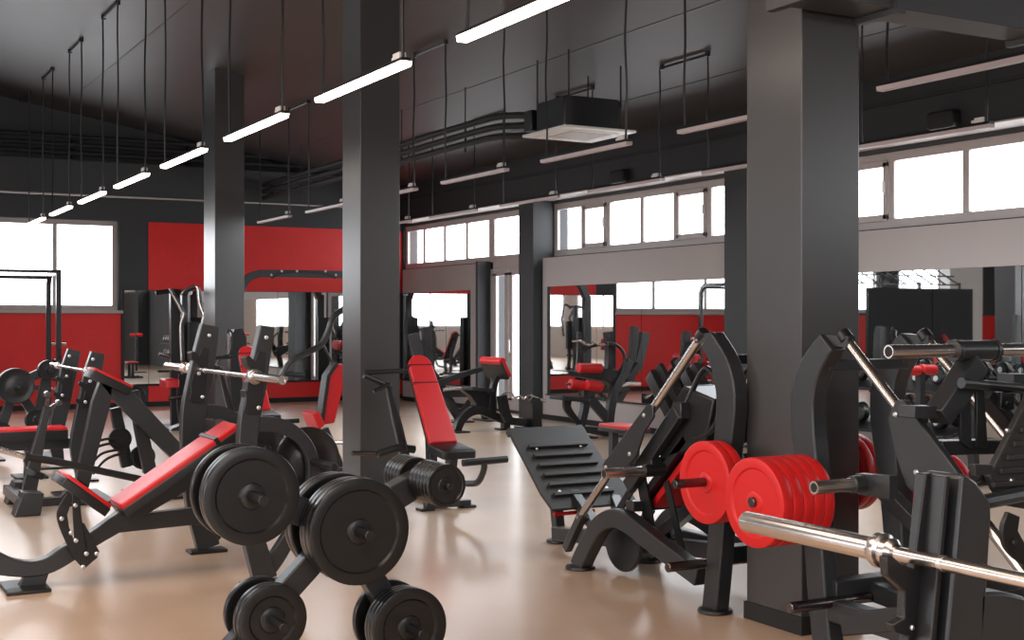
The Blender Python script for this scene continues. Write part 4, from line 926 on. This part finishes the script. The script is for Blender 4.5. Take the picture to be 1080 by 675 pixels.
# ------------------------------------------------------------------ far plate tree
Y = 15.2
t2 = thing('plate_tree', (2.3, Y, 0), 'distant plate tree with black plates in front of the red wall', 'weight rack')
for pts, nm in (([(15, 407), (30, 399), (50, 390)], 'arm'), ([(15, 407), (28, 425), (40, 445), (52, 468)], 'leg'), ([(50, 390), (44, 420), (38, 443)], 'brace'), ([(15, 407), (5, 440), (-5, 468)], 'leg')):
    swp(t2, nm, 'steel', Y+0.08, pts, 0.09, 0.10)
for i, (px, py, r_, n_) in enumerate(((15.6, 407, 0.20, 3), (38, 443, 0.125, 2), (50, 390, 0.11, 2), (0, 456, 0.12, 2))):
    for k in range(n_):
        p = onY(px, py, Y-0.02-0.045*k)
        c0_ = onY(px, py, Y)
        plate((c0_.x, Y-0.02-0.045*k, c0_.z), (0, 1, 0), r_, 0.042, 'rubber', 'black plate, %s, %s of the distant plate tree' % (('innermost', 'next', 'outermost')[k], ('big group on the middle', 'group low on the leg', 'small group on the upper arm', 'group at the picture edge')[i]), small=True)
    b = MB(); b.cyl((c0_.x, Y+0.1, c0_.z), (c0_.x, Y-0.25, c0_.z), 0.022, 12); b.build('peg', 'black', t2)
for px in (52, -5):
    q = onY(px, 468, Y); footpad(t2, (q.x, Y+0.08), 0.15, 0.7)

# ------------------------------------------------------------------ power rack at the windows
def power_rack(x0, x1, y0, y1, label, H=2.16, W=0.062):
    t = thing('power_rack', ((x0+x1)/2, (y0+y1)/2, 0), label, 'rack')
    for x in (x0, x1):
        s = 1 if x == x0 else -1
        b = MB(); b.sweep([V((x, y0, 0.01)), V((x, y0, H+0.08))], EX, W, W); b.build('upright', 'steel', t, 0.005)
        b = MB(); b.sweep(crv([V((x, y1, 0.01)), V((x, y1, 1.0)), V((x, y1, H-0.25)), V((x, y1-0.03, H-0.08)), V((x, y1-0.14, H+0.02)), V((x, y1-0.30, H+0.03)), V((x, y0, H+0.03))], 4), EX, W, W); b.build('bent_upright', 'steel', t, 0.005)
        b = MB(); b.bar((x, y0, 0.06), (x, y1, 0.06), 0.08, 0.08, EX); b.build('base_rail', 'steel', t, 0.005)
        for z in (0.42, 0.80, 1.15):
            b = MB(); b.cyl((x-s*0.04, y1, z), (x-s*0.28, y1, z), 0.024, 14); b.build('storage_peg', 'chrome', t)
        b = MB(); b.bar((x, y0-0.06, 0.95), (x, y0-0.06, 1.12), 0.06, 0.05, EX); b.bar((x, y0-0.06, 0.96), (x, y0-0.16, 0.98), 0.06, 0.03, EX); b.build('bar_hook', 'black', t, 0.003)
        b = MB(); b.bar((x, y0, 0.60), (x, y1, 0.60), 0.03, 0.05, EX); b.build('safety_bar', 'black', t, 0.003)
    for y, z, r in ((y0, H+0.05, 0.024), (y1-0.1, H-0.02, 0.03)):
        b = MB(); b.cyl((x0, y, z), (x1, y, z), r, 14); b.build('pull_up_bar', 'steel', t)
    b = MB(); b.bar((x0, y1, 0.45), (x1, y1, 0.45), 0.06, 0.07, EY); b.build('crossbar', 'steel', t, 0.004)
    for x in (x0, x1):
        for y in (y0, y1): footpad(t, (x, y), 0.16, 0.16)
    return t
power_rack(1.75, 3.47, 20.95, 21.9, 'tall dark power rack with pull-up bars in front of the window', 2.26, 0.075)
plate((3.54, 21.9, 0.80), (1, 0, 0), 0.12, 0.04, 'rubber', 'black plate on the outer side peg of the power rack', small=True)

# ------------------------------------------------------------------ chest machine with silver arms beside the far column
Y = 18.5
cm = thing('pec_fly_machine', (4.8, Y, 0), 'dark chest fly machine with two bent silver arms beside the far column', 'gym machine')
pol(cm, 'tower', 'steel', Y, [(180, 306), (190, 305), (191, 400), (190, 452), (181, 452)], 0.10)
pol(cm, 'tower', 'steel', Y+0.3, [(192, 310), (198, 310), (198, 452), (193, 452)], 0.10)
for pts in ([(178, 304), (183, 313), (190, 326), (193, 333), (190, 345), (191, 380)], [(191, 311), (196, 305), (207, 303), (210, 322), (214, 334), (211, 350), (208, 372)]):
    tub(cm, 'arm_edge', 'chrome', Y-0.2, pts, 0.016)
    tub(cm, 'swing_arm', 'steel', Y-0.13, [(p[0]+1.5, p[1]+1) for p in pts], 0.035)
tub(cm, 'top_bar', 'black', Y, [(164, 309), (182, 307), (198, 309)], 0.035)
swp(cm, 'weight_stack', 'black', Y+0.2, [(204, 340), (204, 400)], 0.12, 0.16, 0)
tub(cm, 'arm_grip', 'rodgrey', Y-0.3, [(168, 373), (180, 376)], 0.03, 0)
tub(cm, 'foot_rest', 'rodgrey', Y-0.4, [(178, 420), (194, 418)], 0.03, 0)
swp(cm, 'seat_post', 'black', Y-0.3, [(192, 395), (190, 420), (193, 450)], 0.08, 0.10)
b = MB(); a = onY(171, 402, Y-0.4); c = onY(186, 402, Y-0.4); b.cushion((a+c)/2-EZ*0.08, EX, EY, EZ, (c-a).length/2, 0.2, 0.12, 0.03); b.build('seat', 'red', cm)
pol(cm, 'foot_step', 'steel', Y-0.6, [(180, 463), (182, 452), (194, 447), (193, 460)], 0.25)
footpad(cm, (4.75, Y), 0.9, 0.9)

# ------------------------------------------------------------------ cable crossover with its grey arch
Y = 21.6
ca = thing('cable_crossover', (7.5, Y, 0), 'wide cable crossover with a curved grey top arch before the red wall', 'gym machine')
swp(ca, 'top_arch', 'steel', Y, [(252, 310), (258, 297), (268, 290), (285, 288.5), (350, 289.5), (372, 291), (390, 298), (396, 312)], 0.12, 0.13)
swp(ca, 'arch_brace', 'black', Y-0.07, [(286, 293), (297, 288), (312, 286.5), (330, 287), (345, 289), (354, 293)], 0.03, 0.05)
bolts(pY([(286, 290), (297, 286), (313, 286), (343, 286), (354, 290)], Y-0.09), (0, -1, 0), ca, 0.022)
for px in (251, 397):
    P = [onY(px, 308, Y), V((onY(px, 308, Y).x, Y, 0.02))]
    b = MB(); b.sweep(P, EY, 0.14, 0.14); b.build('upright', 'steel', ca, 0.006)
    b = MB(); x = P[0].x; b.box((x-0.12, Y+0.1, 0.1), (x+0.12, Y+0.25, 1.6)); b.build('weight_stack', 'black', ca, 0.005)
    footpad(ca, (x, Y), 0.5, 0.9)

# ------------------------------------------------------------------ dumbbell rack under the mirror
dr_ = thing('dumbbell_rack', (9.35, 9.4, 0), 'black two tier dumbbell rack under the wall mirror', 'weight rack')
for z in (0.45, 0.86):
    b = MB(); b.prism([(9.12, 8.3, z), (9.12, 8.3, z+0.03), (9.62, 8.3, z+0.10), (9.62, 8.3, z+0.07)], (0, 2.4, 0)); b.build('shelf', 'black', dr_, 0.003)
for y in (8.32, 10.62):
    b = MB(); b.bar((9.55, y, 0.02), (9.45, y, 1.05), 0.08, 0.07, EY); b.build('upright', 'steel', dr_, 0.005)
    b = MB(); b.bar((9.05, y, 0.04), (9.70, y, 0.04), 0.08, 0.06, EY); b.build('foot_bar', 'black', dr_, 0.005)
first = None; wd = ['nearest', 'second', 'third', 'fourth', 'fifth', 'sixth', 'seventh', 'eighth', 'ninth']
for tier, z in enumerate((0.615, 1.025)):
    for i in range(9):
        y = 8.46+i*0.255
        if first is None:
            d_ = thing('dumbbell', (9.37, y, z), '', 'dumbbell', 'dumbbells on the rack'); first = d_
            b = MB(); b.cyl((9.25, y, z-0.015), (9.49, y, z+0.02), 0.018, 12); b.build('handle', 'chrome', d_)
            for s in (-1, 1):
                b = MB(); b.lathe((9.37+s*0.07, y, z+0.003*s), (s, 0, 0.14), [(0.05, 0), (0.075, 0.008), (0.085, 0.03), (0.085, 0.09), (0.07, 0.11), (0.03, 0.112)], 20); hd = b.build('head', 'rubber', d_)
                b = MB(); b.lathe((9.37+s*0.182, y, z+0.019*s), (s, 0, 0.14), [(0.026, 0), (0.03, 0.002), (0.028, 0.006)], 16); b.build('end_cap', 'bolt', hd)
        else:
            d_ = copy_tree(first); d_.location = (9.37, y, z)
        d_['label'] = 'black round dumbbell, %s on the %s shelf of the dumbbell rack' % (wd[i], ('lower', 'upper')[tier])
rb = thing('roller_bench', (9.0, 9.9, 0), 'low stand with two red foam rollers in front of the dumbbell rack', 'bench')
for p0, p1 in (((955, 390.5), (969, 391)), ((972, 389.5), (986, 390))):
    b = MB(); b.cyl(onY(*p0, 8.0), onY(*p1, 8.0), 0.045, 18); b.build('foam_roller', 'red', rb)
b = MB(); p0 = onY(970.5, 391, 8.0); b.cyl(onY(953, 391, 8.0), onY(988, 390.5, 8.0), 0.014, 10); b.box((p0.x-0.03, 7.97, 0.05), (p0.x+0.03, 8.03, p0.z-0.01)); b.build('stand_post', 'steel', rb)
footpad(rb, (p0.x, 8.0), 0.5, 0.5)

# ------------------------------------------------------------------ gear on the camera's side of the hall that the mirrors show
mm = copy_tree(pm); mm.location = (-1.2, 19.0, 0); mm.rotation_euler = (0, 0, -0.5); retag(mm, 'press machine seen only in the wall mirror, beside the black board')
pr2 = power_rack(-3.4, -2.0, 14.2, 15.4, 'power rack seen only in the wall mirrors')
mm = copy_tree(cm); mm.location = (-0.2, 13.0, 0); retag(mm, 'chest fly machine seen only in the wall mirrors')
mm = copy_tree(pc); mm.location = (0.6, 16.5, 0); mm.rotation_euler = (0, 0, 1.0); retag(mm, 'preacher curl bench seen only in the wall mirrors')
mm = copy_tree(lc); mm.location = (-3.0, 18.2, 0); retag(mm, 'leg curl machine seen only in the wall mirrors')
# ------------------------------------------------------------------ light, sky, camera
w = bpy.data.worlds.new('overcast_sky'); bpy.context.scene.world = w; w.use_nodes = True
w.node_tree.nodes['Background'].inputs[0].default_value = (0.93, 0.96, 1.0, 1)
w.node_tree.nodes['Background'].inputs[1].default_value = SKY
def area(name, loc, rot, sx, sy, power, col=(1, 1, 1), portal=False):
    l = bpy.data.lights.new(name, 'AREA'); l.shape = 'RECTANGLE'; l.size = sx; l.size_y = sy; l.energy = power; l.color = col
    o = bpy.data.objects.new(name, l); C.objects.link(o); o.location = loc; o.rotation_euler = rot
    l.cycles.is_portal = portal
    return o
R = math.radians
for h in winA: area('window_portal', ((h[0]+h[1])/2, YA+0.2, (h[2]+h[3])/2), (R(-90), 0, 0), h[1]-h[0], h[3]-h[2], 1, portal=True)
for h in winB: area('window_portal', (XW+0.2, (h[0]+h[1])/2, (h[2]+h[3])/2), (R(90), 0, R(90)), h[1]-h[0], h[3]-h[2], 1, portal=True)
for h in winC: area('window_portal', (XC-0.2, (h[0]+h[1])/2, (h[2]+h[3])/2), (R(90), 0, R(-90)), h[1]-h[0], h[3]-h[2], 1, portal=True)
for h in winD: area('window_portal', ((h[0]+h[1])/2, YD-0.2, (h[2]+h[3])/2), (R(90), 0, 0), h[1]-h[0], h[3]-h[2], 1, portal=True)
# warm fill lights added without fixtures over the camera's side of the hall
for x, y in ((-0.5, 2.0), (-0.5, 7.0), (-4.0, 5.0), (1.5, -2.0)):
    area('fill_light', (x, y, 4.6), (0, 0, 0), 2.5, 2.5, WARM_FILL, (1.0, 0.80, 0.66))
for x, y in ((7.4, 8.5), (6.6, 15.8), (1.0, 13.0)):  # cool fill lights added among the machines, no fixture belongs to them
    area('fill_light', (x, y, 3.0), (0, 0, 0), 2.0, 3.0, COOL_FILL, (0.90, 0.95, 1.0))
cd = bpy.data.cameras.new('camera'); cam = bpy.data.objects.new('camera', cd); C.objects.link(cam)
cd.sensor_fit = 'HORIZONTAL'; cd.sensor_width = 36; cd.lens = 36*FOC/1080
cd.clip_start = 0.05; cd.clip_end = 200
cam.location = (0, 0, EYE); cam.rotation_euler = (R(90), 0, -math.atan2(0.4845, 0.8748))
sc = bpy.context.scene; sc.camera = cam
sc.view_settings.view_transform = 'Standard'; sc.view_settings.look = 'None'; sc.view_settings.exposure = 0.0
sc.cycles.use_denoising = True
sc.cycles.max_bounces = 8; sc.cycles.diffuse_bounces = 4; sc.cycles.glossy_bounces = 5; sc.cycles.transparent_max_bounces = 12
sc.cycles.sample_clamp_indirect = 6
